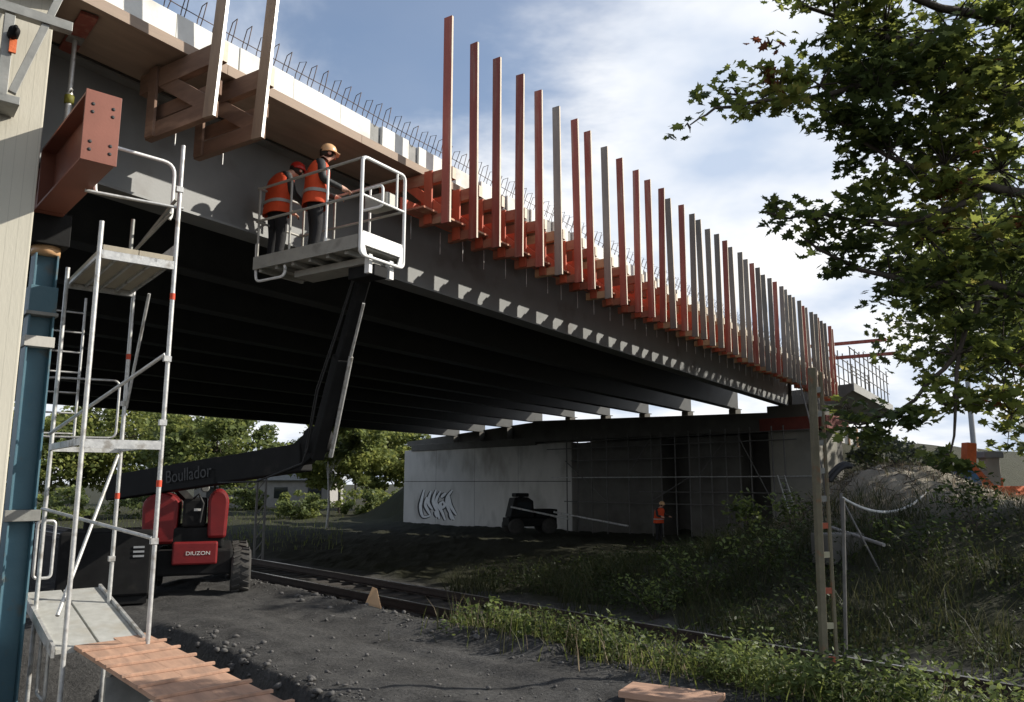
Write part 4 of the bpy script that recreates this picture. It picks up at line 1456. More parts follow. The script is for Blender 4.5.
# ------------------------------------------------------------------ people
def skin_body(name, verts, edges, radii, root):
    me = bpy.data.meshes.new(name)
    me.from_pydata([tuple(v) for v in verts], edges, [])
    ob = bpy.data.objects.new(name, me)
    COL.objects.link(ob)
    md = ob.modifiers.new('Skin', 'SKIN')
    md.use_smooth_shade = True
    sv_ = me.skin_vertices[0].data
    for i, r in enumerate(radii):
        sv_[i].radius = r if isinstance(r, tuple) else (r, r)
        sv_[i].use_root = (i == root)
    ss = ob.modifiers.new('Sub', 'SUBSURF')
    ss.levels = ss.render_levels = 2
    bpy.context.view_layer.update()
    dg = bpy.context.evaluated_depsgraph_get()
    m2 = bpy.data.meshes.new_from_object(ob.evaluated_get(dg))
    bpy.data.objects.remove(ob)
    m2.polygons.foreach_set('use_smooth', [True] * len(m2.polygons))
    return m2


def person(label, pos, az, helmet, scale=1.0, bow=.1, lean=.12, arms=None, group=None):
    """local: x right, y forward, z up, feet at z=0"""
    a = R(-az)
    t = thing('person', label, 'person', a, tuple(loc(a, pos)), group)
    t.o.scale = (scale,) * 3
    t.org = Vector((0, 0, 0))
    f = lean
    J = {}
    J['pel'] = (0, 0, .95); J['spi'] = (0, .02 + f * .3, 1.15); J['che'] = (0, .01 + f * .8, 1.36); J['nck'] = (0, .02 + f * 1.1, 1.50)
    hx = f * 1.15 + bow * .5
    J['hb'] = (0, .03 + hx, 1.56); J['hd'] = (0, .045 + hx + bow * .35, 1.645 - bow * .1); J['ht'] = (0, .03 + hx + bow * .5, 1.73 - bow * .15)
    arms = arms or {}
    V, E, Rd = [], [], []
    def add(p, r, par=None):
        V.append(p); Rd.append(r)
        if par is not None:
            E.append((par, len(V) - 1))
        return len(V) - 1
    pel = add(J['pel'], (.155, .115))
    spi = add(J['spi'], (.15, .11), pel)
    che = add(J['che'], (.165, .12), spi)
    nck = add(J['nck'], .062, che)
    hb = add(J['hb'], .058, nck)
    hd = add(J['hd'], (.088, .098), hb)
    ht = add(J['ht'], (.075, .085), hd)
    nose = add((0, J['hd'][1] + .105, J['hd'][2] - .015), .014, hd)
    for s in (-1, 1):
        sh = add((s * .185, .0 + f * .9, 1.42), .076, che)
        el = arms.get(s, {}).get('el', (s * .25, .1 + f, 1.15))
        wr = arms.get(s, {}).get('wr', (s * .22, .36 + f, 1.12))
        e1 = add(el, .06, sh)
        w1 = add(wr, .043, e1)
        dv_ = (Vector(wr) - Vector(el)).normalized()
        pm = Vector(wr) + dv_ * .08
        p1 = add(tuple(pm), (.042, .024), w1)
        lat = dv_.cross(Vector((0, 0, 1))).normalized()
        for kf in range(4):
            b0_ = pm + lat * ((kf - 1.5) * .021) + dv_ * .03
            f1 = add(tuple(b0_), .0095, p1)
            f2 = add(tuple(b0_ + dv_ * .032 + Vector((0, 0, -.012))), .0088, f1)
            add(tuple(b0_ + dv_ * (.045 + .006 * (1.5 - abs(kf - 1.5))) + Vector((0, 0, -.035))), .0078, f2)
        tb0 = Vector(wr) + dv_ * .05 - lat * s * .045
        th = add(tuple(tb0), .011, p1)
        add(tuple(tb0 + dv_ * .04 + Vector((0, 0, -.015))), .009, th)
        hp = add((s * .095, 0, .88), .112, pel)
        kn = add((s * .105, .03, .49), .084, hp)
        an = add((s * .11, -.02, .10), .066, kn)
        hl = add((s * .112, .05, .055), (.05, .045), an)
        add((s * .115, .17, .045), (.045, .035), hl)
    me = skin_body('body', V, E, Rd, pel)
    for mn in ('jacket_cloth', 'dark_cloth', 'skin'):
        me.materials.append(MATS[mn])
    wrs = [Vector(arms.get(s, {}).get('wr', (s * .22, .36 + f, 1.12))) for s in (-1, 1)]
    for p in me.polygons:
        c = p.center
        mi = 0
        if c.z < .97 and abs(c.y) < .26 and all((c - w_).length > .2 for w_ in wrs):
            mi = 1
        if c.z > 1.51 and c.y > -.12:
            mi = 2
        for w_ in wrs:
            if (c - w_).length < .16 and (c - w_).dot((w_ - Vector((0, 0, 1.3)))) > -.004:
                dd = c - w_
                if dd.length > .0:
                    mi = 2 if (dd.y > .005 or abs(dd.z) > .06) else mi
        p.material_index = mi
    b = bpy.data.objects.new('body', me)
    COL.objects.link(b); b.parent = t.o
    # vest: lofted rings, open at the bottom
    m = MB()
    rings = [(.81, .235, .185, .0), (.95, .228, .175, 0), (1.08, .222, .165, f * .25), (1.25, .235, .17, f * .6), (1.38, .24, .16, f * .85), (1.455, .175, .115, f), (1.50, .095, .085, f * 1.08)]
    n = 24
    vs = []
    for (z, rx, ry, yo) in rings:
        for k in range(n):
            th = 2 * math.pi * k / n
            ex = 2.6
            cxx = math.copysign(abs(math.cos(th)) ** (2 / ex), math.cos(th))
            syy_ = math.copysign(abs(math.sin(th)) ** (2 / ex), math.sin(th))
            wob = 1 + .035 * math.sin(th * 5 + z * 17) * (1.5 - z)
            vs.append(Vector((cxx * rx * wob * 1.06, yo + syy_ * ry * wob, z)))
    fs = [(i * n + k, i * n + (k + 1) % n, (i + 1) * n + (k + 1) % n, (i + 1) * n + k) for i in range(len(rings) - 1) for k in range(n)]
    m.add(vs, fs, True)
    vo = m.build('vest', 'vest', t, recalc=True)
    sdm = vo.modifiers.new('s', 'SOLIDIFY'); sdm.thickness = .012
    sbm = vo.modifiers.new('sub', 'SUBSURF'); sbm.levels = sbm.render_levels = 1
    m = MB()
    for z, rx, ry, yo in ((1.0, .236, .182, f * .1),):
        vs = []
        for zz_ in (z - .025, z + .025):
            for k in range(n):
                th = 2 * math.pi * k / n
                cxx = math.copysign(abs(math.cos(th)) ** (2 / 2.6), math.cos(th)); syy_ = math.copysign(abs(math.sin(th)) ** (2 / 2.6), math.sin(th))
                vs.append(Vector((cxx * rx * 1.06, yo + syy_ * ry, zz_)))
        m.add(vs, [(k, (k + 1) % n, n + (k + 1) % n, n + k) for k in range(n)], True)
    sub(m, 'reflective_band', 'reflective', vo, t)
    # helmet + hair
    hc = Vector((0, J['hd'][1] - .005, J['hd'][2] + .03))
    axh = Vector((0, bow * .5, 1)).normalized()
    m = MB()
    m.lathe([(.118, -.01), (.122, .0), (.118, .05), (.1, .09), (.066, .118), (.03, .13), (0.0, .133)], hc, axh, 22)
    m.lathe([(.118, .0), (.138, -.008), (.138, -.016), (.112, -.012)], hc + Vector((0, .018, 0)), axh, 22)
    m.box(hc + Vector((0, .125, -.018)), (.14, .07, .01))
    hh = m.build('helmet', helmet, t)
    sub(MB().bar(hc + Vector((0, -.09, .085)), hc + Vector((0, .09, .095)), .03, .02), 'ridge', helmet, hh, t, bev=.004)
    m = MB()
    m.lathe([(.0, -.085), (.07, -.085), (.098, -.05), (.104, .0), (.1, .03)], hc + Vector((0, -.022, -.0)), axh, 18)
    m.build('hair', 'hair', t)
    # face details: eyes and ears
    for s in (-1, 1):
        MB().lathe([(0, -.012), (.009, -.007), (.012, 0), (.009, .007), (0, .012)], (s * .034, J['hd'][1] + .088, J['hd'][2] + .012), (0, 1, 0), 10).build('eye', 'hair', t)
        MB().lathe([(0, -.01), (.022, -.006), (.03, 0), (.022, .006), (0, .01)], (s * .096, J['hd'][1] - .005, J['hd'][2] - .005), (1, 0, 0), 12).build('ear', 'skin', t)
    MB().box((0, J['hd'][1] + .094, J['hd'][2] - .055), (.045, .012, .009)).build('mouth', 'red_band', t, bev=.002)
    return t


pR_ = rot(A_B, (7.50, 8.13, zf + .052))
pL_ = rot(A_B, (7.40, 8.80, zf + .052))
person('worker in orange vest and tan helmet standing nearer the bright end of the work platform', pR_, 66, 'helmet_tan', .99, bow=.10, lean=.03,
       arms={-1: {'el': (-.27, .06, 1.15), 'wr': (-.18, .30, 1.08)}, 1: {'el': (.29, .05, 1.14), 'wr': (.27, .31, 1.06)}}, group='two workers on the lift platform')
person('worker in orange vest and red helmet bending at the inner end of the work platform', pL_, 42, 'helmet_red', .95, bow=.26, lean=.05,
       arms={-1: {'el': (-.27, .08, 1.12), 'wr': (-.16, .32, 1.0)}, 1: {'el': (.29, .08, 1.12), 'wr': (.26, .33, 1.0)}}, group='two workers on the lift platform')
pw = at(659, 550, 31)
pw.z = -2.75
pw = at(659, 535, 36.5); pw.z = ground_z(pw.x, pw.y) - .02
person('distant worker in orange red vest standing before the dark abutment opening', pw, 150, 'helmet_tan', 1.0)

# ------------------------------------------------------------------ machine at the graffiti wall and pipes
mp0 = at(527, 535, 44)
mp0.z = ground_z(mp0.x, mp0.y)
A_Q = R(15)
q0 = loc(A_Q, mp0)
mc = thing('site_machine', 'small dark machine with sloping cab parked before the graffiti wall', 'machine', A_Q, tuple(q0))
MB().bx((q0.x - 1.2, q0.y - .7, q0.z + .4), (q0.x + 1.5, q0.y + .7, q0.z + .85)).build('chassis', 'machine_black', mc, bev=.05)
m = MB(); m.prism([(-1.1, .87), (.25, .87), (.2, 1.75), (-.1, 1.95), (-.85, 1.9)], lambda u, v, t: Vector((q0.x + u, q0.y + t, q0.z + v)), -.6, .6)
cb_ = m.build('cab', 'machine_black', mc, bev=.05)
sub(MB().bx((q0.x - .7, q0.y - .612, q0.z + 1.15), (q0.x + .05, q0.y - .602, q0.z + 1.7)), 'window', 'glass_dark', cb_, mc)
MB().bx((q0.x + .35, q0.y - .65, q0.z + .87), (q0.x + 1.55, q0.y + .65, q0.z + 1.3)).build('engine_box', 'machine_black', mc, bev=.05)
for sx_ in (-.8, 1.05):
    for sy_ in (-.72, .72):
        MB().lathe([(0, -.14), (.3, -.14), (.42, -.1), (.42, .1), (.3, .14), (0, .14)], (q0.x + sx_, q0.y + sy_, q0.z + .42), (0, 1, 0), 20).build('wheel', 'tyre_rubber', mc)
MB().bx((q0.x - .75, q0.y - .45, q0.z + 1.96), (q0.x + .0, q0.y + .45, q0.z + 2.16)).build('roof_load', 'machine_black', mc, bev=.05)
for (a0, a1, lb) in ((at(511, 507, 42.5), at(569, 519, 41), 'short pale steel pole resting on the dark machine'), (at(554, 512, 42), at(628, 526, 39), 'long pale steel pole reaching right from the dark machine')):
    cpt = (a0 + a1) / 2
    m = MB(); m.tube([a0, a1], .05, 8)
    tag(m.build('steel_pole', 'galvanised', None, org=cpt), lb, 'pole')

# ------------------------------------------------------------------ mast, pipe, hose, cable on the right
def place_z(px, py, Y):
    p = at(px, py, Y)
    return p


mb_ = at(826, 665, 8.6)
ms = thing('lattice_mast', 'tall narrow batten mast with red and cream rungs beside the track', 'mast', R(8), tuple(loc(R(8), Vector((mb_.x, mb_.y, -2.1)))))
o2 = ms.org
QM = lambda px, py: loc(R(8), at(px, py, 8.6))
MB().bar(QM(825.5, 690), QM(811.5, 368), .062, .075, up=(0, 1, 0)).build('left_channel', 'mast_tan', ms, bev=.004)
MB().bar(QM(838.5, 690), QM(820.5, 372), .03, .03, up=(0, 1, 0)).build('right_channel', 'mast_tan', ms, bev=.003)
for k, py in enumerate((660, 626, 591, 555, 526, 499, 471, 443, 414, 390)):
    f_ = (690 - py) / 322
    xa, xb = 825.5 - 14 * f_ + 2.6, 838.5 - 18 * f_ - 1.0
    MB().bar(QM(xa, py), QM(xb, py - .5), .02, .06).build('batten', ['mast_red', 'mast_cream'][k % 2] if k < 5 else 'grey_steel', ms)
gp_ = at(846, 660, 9.6)
gp_t = at(843, 498, 9.6)
m = MB(); m.tube([gp_, gp_t], .022, 8)
m.build('shaft', 'dull_tube', None, org=gp_)
bpy.data.objects['shaft'].name = 'marker_pole'
mpo = bpy.data.objects['marker_pole']
tag(mpo, 'thin grey pole standing right of the batten mast', 'pole')
# white hose in a hanging curve
h0, h1 = at(841, 497, 16), at(930, 489, 20)
pts = []
for k in range(25):
    t_ = k / 24
    p = h0.lerp(h1, t_)
    p.z -= .42 * 4 * t_ * (1 - t_)
    pts.append(p)
m = MB(); m.tube(pts, .03, 8)
tag(m.build('white_hose', 'white_hose', None, org=h0), 'white hose hanging in a curve from the pole to the earth mound', 'hose')
hp = thing('hose_stand', 'thin post carrying the left end of the white hose', 'post', 0, tuple(Vector((h0.x, h0.y, ground_z(h0.x, h0.y)))))
MB().tube([(h0.x, h0.y, ground_z(h0.x, h0.y) - .2), (h0.x, h0.y, h0.z + .08)], .035, 8).build('shaft', 'dull_tube', hp)
MB().tube([(h0.x, h0.y, h0.z), (h0.x + .5, h0.y - .4, ground_z(h0.x + .5, h0.y - .4))], .02, 6).build('stay', 'dull_tube', hp)
# grey-white pipe lying on the slope
a0, a1 = at(830, 527, 18), at(884, 545, 15.5)
m = MB(); m.tube([a0, a1], .035, 10)
tag(m.build('white_pipe', 'far_wall', None, org=(a0 + a1) / 2), 'pale pipe lying down the bank right of the mast', 'pipe')
m = MB()
for kq in range(5):
    off = Vector((.035 * math.sin(kq * 2), .05 * kq, .03 * (kq % 3)))
    m.tube([at(830 + 2 * u_ * 11, 481 - 15 * math.sin(1.9 * u_), 19) + off for u_ in np.linspace(0, 1.0, 9)], .055, 7)
c0 = at(836, 473, 19)
cbn = m.build('cable_bundle', 'black_cable', None, org=c0)
tag(cbn, 'coiled bundle of black cable on a post left of the mound', 'cable')
cp_ = Vector((c0.x - .1, c0.y + .3, ground_z(c0.x, c0.y)))
m = MB(); m.tube([cp_ - Vector((0, 0, .2)), Vector((cp_.x - .2, cp_.y - .3, c0.z + .05))], .04, 8)
m.tube([Vector((cp_.x - .2, cp_.y - .3, c0.z)), Vector((cp_.x - .6, cp_.y - .2, c0.z + 2.2))], .02, 6)
tag(m.build('cable_post', 'dull_tube', None, org=cp_), 'dull post holding up the black cable bundle', 'post')
# pale blocks
for i_, (px, py, s_, lb) in enumerate(((812, 548, .16, 'small white block by the foot of the pier'),)):
    c0 = at(px, py, 26)
    tag(MB().box(c0, (s_, s_, s_)).build('white_block', 'far_white', None, bev=.02, org=c0), lb, 'block')
c0 = at(838, 548, 17); 
tag(MB().box(c0, (1.0, .5, .62), Matrix.Rotation(.4, 3, 'Z')).build('concrete_block', 'concrete_dark', None, bev=.03, org=c0), 'dark concrete block behind the batten mast', 'block')

# orange works area beyond the mound
YO = 33
def gpt(px, Y, dz=0):
    p = at(px, 482, Y)
    return Vector((p.x, p.y, ground_z(p.x, p.y) + dz))
on = thing('safety_netting', 'orange safety netting draped over the works behind the mound', 'safety net', 0, tuple(gpt(990, YO)))
m = MB()
pxs = np.linspace(938, 1060, 26)
rows = [(489, 33), (497, 32.3), (505, 31.6)]
vs = []
for j, (py, Yq) in enumerate(np.array([(486, 33.4), (492, 33), (499, 32.4), (508, 31.6), (520, 31)])):
    for px in pxs:
        p = at(px, py + 3 * mnoise.noise(Vector((px * .09, j, 0))) - (6 if px < 965 else 0) * (j < 2) * 0, Yq + .4 * mnoise.noise(Vector((px * .12, j * 2, 5))))
        vs.append(p)
npx = len(pxs)
m.add(vs, [(j * npx + k, j * npx + k + 1, (j + 1) * npx + k + 1, (j + 1) * npx + k) for j in range(4) for k in range(npx - 1)], True)
m.build('net_sheet', 'orange_net', on)
for px in (945, 972, 1002):
    p = at(px, 505, 33.6)
    MB().tube([p, at(px, 478, 33.6)], .05, 8).build('net_post', 'orange_net', on)
oc = thing('orange_hoist', 'orange steel hoist leg rising behind the safety netting', 'hoist', 0, tuple(at(968, 505, 35)))
m = MB(); m.bar(at(968, 500, 35), at(969, 443, 35), .42, .5); m.build('mast_leg', 'orange_net', oc, bev=.03)
m = MB(); m.bar(at(968, 468, 34.9), at(990, 492, 34.9), .5, .5); m.build('base_arm', 'orange_net', oc, bev=.03)
bc = thing('blue_cover', 'dark blue quarter round cover left of the orange hoist', 'cover', 0, tuple(at(968, 492, 32.5)))
m = MB()
cc0 = at(961, 493, 33.2)
prof_ = [(0, 0), (.72, 0)] + [(.72 * math.cos(a) ** .7, .95 * math.sin(a)) for a in np.linspace(.15, math.pi / 2, 10)] + [(0, .95)]
m.prism(prof_, lambda u, v, t: cc0 + Vector((u, t, v)), -.4, .4)
m.build('cover_shell', 'blue_cover', bc, bev=.02)
m = MB(); m.tube([cc0 + Vector((.22, -.41, .62)), cc0 + Vector((.2, -.41, .35)), cc0 + Vector((.3, -.41, .22)), cc0 + Vector((.38, -.41, .3))], .025, 6)
m.build('painted_mark', 'lettering', bc)
for (px, wd, Yq, top, lb) in ((992, .62, 36, 452, 'pale concrete pillar right of the orange hoist'), (948, .5, 38, 455, 'grey concrete pillar seen through the tree left of the orange hoist')):
    p = at(px, 492, Yq)
    th_ = thing('concrete_pillar', lb, 'pillar', 0, tuple(p), 'pillars behind the netting')
    zt_ = at(px, top, Yq).z
    MB().bx((p.x - wd / 2, p.y - wd / 2, p.z - 1), (p.x + wd / 2, p.y + wd / 2, zt_)).build('pillar_shaft', 'far_grey' if wd < .55 else 'concrete_pale', th_, bev=.04)
    MB().bx((p.x - wd * .7, p.y - wd * .7, zt_ - .28), (p.x + wd * .7, p.y + wd * .7, zt_ + .02)).build('pillar_head', 'far_grey', th_, bev=.04)
# long low hall at the far right
hb = at(1045, 490, 70)
hl = thing('site_hall', 'long low grey hall with white roof edge at the far right', 'building', 0, (hb.x, hb.y, -1.2))
MB().bx((hb.x - 5, hb.y, -2), (hb.x + 40, hb.y + 12, 1.7)).build('wall', 'far_grey', hl)
MB().bx((hb.x - 5.5, hb.y - .6, 1.702), (hb.x + 41, hb.y + 12.5, 2.2)).build('roof', 'far_white', hl)
for k in range(6):
    MB().bx((hb.x - 3.5 + k * 5, hb.y - .05, -.4), (hb.x - .8 + k * 5, hb.y + .1, .9)).build('window', 'glass_dark', hl)
# lamp post at the far right seen between leaves
lp = at(978, 490, 60)
lpt = thing('lamp_post', 'pale tall lamp post seen through the gap in the tree', 'lamp post', 0, (lp.x, lp.y, -1.2))
MB().tube([(lp.x, lp.y, -2), (lp.x, lp.y, 17)], [.22, .14], 10).build('shaft', 'far_grey', lpt)
MB().bar((lp.x, lp.y, 17), (lp.x - 1.6, lp.y, 17.3), .12, .1).build('arm', 'far_grey', lpt)
MB().box((lp.x - 1.9, lp.y, 17.3), (.8, .3, .14)).build('lamp_head', 'far_grey', lpt, bev=.03)

# ------------------------------------------------------------------ foreground bits
p = onz(665, 693, -1.83)
bd_ = thing('timber_board', 'reddish brown board lying on the dirt at the bottom edge', 'board', R(-28), tuple(loc(R(-28), p)))
o3 = bd_.org
m = MB(); m.bx((o3.x - .34, o3.y - .26, o3.z - .02), (o3.x + .5, o3.y + .12, o3.z + .035)); m.build('panel_sheet', 'ramp_wood', bd_, bev=.006)
m = MB(); m.bx((o3.x - .30, o3.y - .2, o3.z - .07), (o3.x + .46, o3.y - .12, o3.z - .021)); m.build('runner', 'ramp_wood', bd_)
p = onz(373, 606, -1.88)
m = MB()
m.add([p + Vector(v) for v in ((-.15, -.06, -.05), (.14, -.08, -.05), (.12, .1, -.05), (-.12, .1, -.05), (-.02, 0, .29), (.05, .02, .26))], [(0, 1, 5, 4), (1, 2, 5), (2, 3, 4, 5), (3, 0, 4), (0, 3, 2, 1)])
tag(m.build('wooden_wedge', 'pale_wood', None, bev=.008, org=p), 'upright tan wooden wedge at the edge of the dirt road', 'wedge')

# loose stones: rim, trench and road
def stones(n, fx, name, smin, smax, mat='stone'):
    V, L, S = [], [], []
    base = np.array([(0, 0, 1), (.9, 0, .35), (.28, .85, .35), (-.72, .53, .35), (-.72, -.53, .35), (.28, -.85, .35), (.72, .53, -.4), (-.28, .85, -.4), (-.9, 0, -.4), (-.28, -.85, -.4), (.72, -.53, -.4), (0, 0, -1)])
    tri = [(0, 1, 2), (0, 2, 3), (0, 3, 4), (0, 4, 5), (0, 5, 1), (1, 6, 2), (2, 7, 3), (3, 8, 4), (4, 9, 5), (5, 10, 1), (6, 7, 2), (7, 8, 3), (8, 9, 4), (9, 10, 5), (10, 6, 1), (11, 7, 6), (11, 8, 7), (11, 9, 8), (11, 10, 9), (11, 6, 10)]
    for i in range(n):
        x, y = fx()
        s = smin * (smax / smin) ** (rng.random() ** 2.2)
        q = Matrix.Rotation(rng.uniform(0, 6), 3, 'Z') @ Matrix.Rotation(rng.uniform(0, 6), 3, 'X')
        sc_ = np.array([1, rng.uniform(.6, 1), rng.uniform(.45, .8)]) * s
        b = base * (1 + rng.uniform(-.38, .38, (12, 1))) @ np.array(q).T * sc_
        z = ground_z(x, y) + s * .15
        k0_ = len(V) * 12
        V.append(b + np.array([x, y, z]))
        L.append(np.array(tri).ravel() + k0_)
    o_ = np_mesh(name, np.concatenate(V), np.concatenate(L), np.full(n * 20, 3), mat)
    kind(o_, 'stuff', 'loose stones and clods scattered over the dark dirt road')
    return o_


def f_road():
    while True:
        px, py = rng.uniform(150, 760), 702 - 118 * rng.random() ** 1.5
        p_ = onz(px, py, -1.9)
        t_ = .743 * p_.x + .669 * p_.y - 9.68
        if t_ < -2.5:
            return p_.x, p_.y


def f_rim():
    c_ = rng.uniform(-7, 9)
    t_ = rng.normal(-3.0, .28)
    w_ = np.array([-.669, .743]) * (c_ + 8.507) + np.array([.743, .669]) * (t_ + 9.68)
    return w_[0], w_[1]


def f_trench():
    sx_, sy_ = rng.uniform(6.5, 11.5), rng.normal(-3.25, .25)
    v = rot(A_S, (sx_, sy_, 0))
    return v.x, v.y


stones(750, f_road, 'loose_stones', .005, .032)
stones(700, f_rim, 'rim_stones', .01, .06)
stones(260, f_trench, 'trench_stones', .008, .06)

# ------------------------------------------------------------------ vegetation
def kpt(c, t):
    v = np.array([-.669, .743]) * (c + 8.507) + np.array([.743, .669]) * (t + 9.68)
    return v


# weeds along the road edge (sunlit strip)
pts, ptd = [], []
for i in range(560):
    c_ = rng.uniform(-9.5, .1)
    if mnoise.noise(Vector((c_ * .8, 3.3, 1))) < -.28:
        continue
    t_ = rng.normal(-2.5, .33) - .1 * (c_ < -2)
    if c_ < -1.5:
        t_ = rng.uniform(-3.1, -1.35)
    x, y = kpt(c_, t_)
    hgt = rng.uniform(.10, .36) * (1.35 if c_ < -2 else 1.0)
    nl = int(rng.uniform(30, 90))
    b = blob_pts((x, y, ground_z(x, y) + hgt * .55), (hgt * .8, hgt * .8, hgt * .65), nl, .1)
    pts.append(b)
for i in range(230):
    c_ = rng.uniform(-8.5, -.6)
    t_ = rng.uniform(-3.0, -1.75) - .35 * max(0, -3 - c_) / 5
    x, y = kpt(c_, t_)
    if mnoise.noise(Vector((x * 1.1, y * 1.1, 2))) < -.25:
        continue
    hgt = rng.uniform(.3, .62) * min(1, .55 + .12 * (-c_))
    pts.append(blob_pts((x, y, ground_z(x, y) + hgt * .5), (hgt * .5, hgt * .5, hgt * .55), int(rng.uniform(60, 130)), .1))
kind(leaves('weeds', np.concatenate(pts), .055, OVAL, ['weed_dark', 'weed_leaf'], flat=.5, weights=[1, 2.0]), 'stuff', 'leafy green weeds growing along the edge of the dirt road')
pts = []
for i in range(3600):
    c_ = rng.uniform(-9, .3)
    t_ = rng.normal(-2.5, .4)
    x, y = kpt(c_, t_)
    pts.append((x, y, ground_z(x, y) - .02))
kind(blades('grass', pts, .38, .006, ['grass_blade', 'meadow_blade', 'dry_blade'], weights=[2, 2, 1], lean=.6), 'stuff', 'thin grass among the weeds by the dirt road')

# single taller weeds
def leafy_plant(px, py, Y, h, r, n, label, leaf=.07, mats=('weed_dark', 'weed_leaf'), wts=(1, 2), name='leafy_plant', cat='plant', stems=5):
    p_ = at(px, py, Y)
    z0 = ground_z(p_.x, p_.y)
    t_ = thing(name, label, cat, 0, (p_.x, p_.y, z0))
    m_ = MB()
    P_ = []
    for k in range(stems):
        a = rng.uniform(0, 6.28)
        q = rng.uniform(.2, 1) * r
        tip = Vector((p_.x + q * math.cos(a), p_.y + q * math.sin(a), z0 + h * rng.uniform(.6, 1)))
        mid = Vector((p_.x, p_.y, z0)).lerp(tip, .5) + Vector((0, 0, h * .12))
        m_.tube([(p_.x, p_.y, z0 - .05), mid, tip], [.012, .008, .004], 5)
        for q_ in (.45, .7, .9, 1.0):
            pos = Vector((p_.x, p_.y, z0)).lerp(mid, q_ * 2) if q_ < .5 else mid.lerp(tip, (q_ - .5) * 2)
            P_.append(blob_pts(tuple(pos), r * .42, max(4, n // (stems * 4)), 0))
    m_.build('stem', 'bark', t_)
    leaves('foliage', np.concatenate(P_), leaf, OVAL, list(mats), t_.o, flat=.5, org=(p_.x, p_.y, z0), weights=list(wts))
    return t_


leafy_plant(487, 632, 10.4, .42, .28, 150, 'rounded leafy weed standing alone at the left end of the green verge')
leafy_plant(592, 640, 9.6, .5, .4, 220, 'broad bright weed clump below the rail at the middle of the verge')
leafy_plant(748, 548, 21, 1.3, .7, 260, 'tall light green plant on the bank before the abutment', leaf=.16)
leafy_plant(870, 660, 8.2, .55, .35, 200, 'bushy weed with broad leaves right of the mast foot', leaf=.1)
leafy_plant(955, 690, 7.4, .45, .4, 240, 'low bushy weed near the bottom right corner', leaf=.08)
leafy_plant(1005, 668, 7.6, .6, .35, 220, 'taller weed at the right edge of the verge', leaf=.09)
leafy_plant(672, 650, 9.3, .5, .35, 200, 'dark green weed clump above the brown board', leaf=.07, wts=(2, 1))
leafy_plant(740, 668, 8.6, .45, .4, 220, 'spreading weed clump left of the mast foot', leaf=.07)

leafy_plant(700, 585, 16.5, .9, .8, 420, 'olive bush on the bank below the tall light green plant', leaf=.10, wts=(1.2, 1))
leafy_plant(655, 605, 15.5, .7, .7, 380, 'low pale bush near the rail left of the olive bush', leaf=.09, wts=(1, 1.3))
leafy_plant(765, 590, 17.0, 1.0, .8, 420, 'grassy green bush on the bank left of the batten mast', leaf=.10, wts=(1.5, 1))
leafy_plant(795, 565, 20.0, 1.0, .9, 400, 'spreading green bush at the foot of the pier', leaf=.12, wts=(1.2, 1))
leafy_plant(925, 600, 15.5, .8, .8, 380, 'dark green bush on the bank right of the thin grey pole', leaf=.10, wts=(3, 1))
leafy_plant(980, 575, 16.5, .9, .9, 420, 'bush on the shaded bank at the right border', leaf=.11, wts=(3, 1))
leafy_plant(92, 672, 7.5, .45, .3, 160, 'weed growing in the shade under the plank ramp', leaf=.06, wts=(2, 1))
# undergrowth on the far bank
pts, gp = [], []
for i in range(760):
    c_ = rng.uniform(-13, 7.5)
    t_ = rng.uniform(3.0, 13) if i < 640 else rng.uniform(1.6, 3.2)
    if i >= 640 and c_ > -.5:
        continue
    x, y = kpt(c_, t_)
    if math.hypot((x - MOUND.x - 1.2) / 1.25, y - MOUND.y + 1.0) < 4.0 and rng.random() < .9:
        continue
    h = rng.uniform(.2, .75)
    pts.append(blob_pts((x, y, ground_z(x, y) + h * .35), (h * 1.2, h * 1.2, h * .7), int(35 + 70 * h), .1))
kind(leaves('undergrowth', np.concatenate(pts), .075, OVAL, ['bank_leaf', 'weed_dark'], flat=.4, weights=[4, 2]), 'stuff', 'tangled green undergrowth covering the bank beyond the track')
for i in range(17000):
    c_ = rng.uniform(-11, 7.5)
    t_ = rng.uniform(2.0, 10.5)
    if mnoise.noise(Vector((c_ * .6, t_ * .6, 9))) < -.05:
        continue
    x, y = kpt(c_, t_)
    gp.append((x, y, ground_z(x, y) - .03))
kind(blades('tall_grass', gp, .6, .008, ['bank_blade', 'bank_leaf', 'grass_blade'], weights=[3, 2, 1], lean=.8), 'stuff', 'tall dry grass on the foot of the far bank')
dg_ = []
for i in range(3500):
    a = rng.uniform(0, 6.28); q = 3.4 * math.sqrt(rng.random())
    x, y = MOUND.x + 1 + 1.3 * q * math.cos(a), MOUND.y - .4 + q * math.sin(a)
    dg_.append((x, y, ground_z(x, y) - .03))
kind(blades('dry_grass', dg_, .28, .008, ['dry_blade', 'grass_blade'], weights=[3, 2], lean=1.0), 'stuff', 'flattened dry grass on the earth mound')
# dry twigs on the mound
m = MB()
for i in range(260):
    a = rng.uniform(0, 6.28); q = 2.6 * math.sqrt(rng.random())
    x, y = MOUND.x + q * math.cos(a) * 1.1, MOUND.y + .2 + q * math.sin(a)
    z = ground_z(x, y)
    L_ = rng.uniform(.2, .8)
    dr = Vector((rng.normal(), rng.normal(), rng.uniform(-.2, .6))).normalized()
    m.tube([(x, y, z + .03), Vector((x, y, z + .05)) + dr * L_], [.012, .004], 4, caps=False)
tw = m.build('dry_twigs', 'bark', None, recalc=False)
kind(tw, 'stuff', 'dry twigs and brushwood lying on the earth mound')


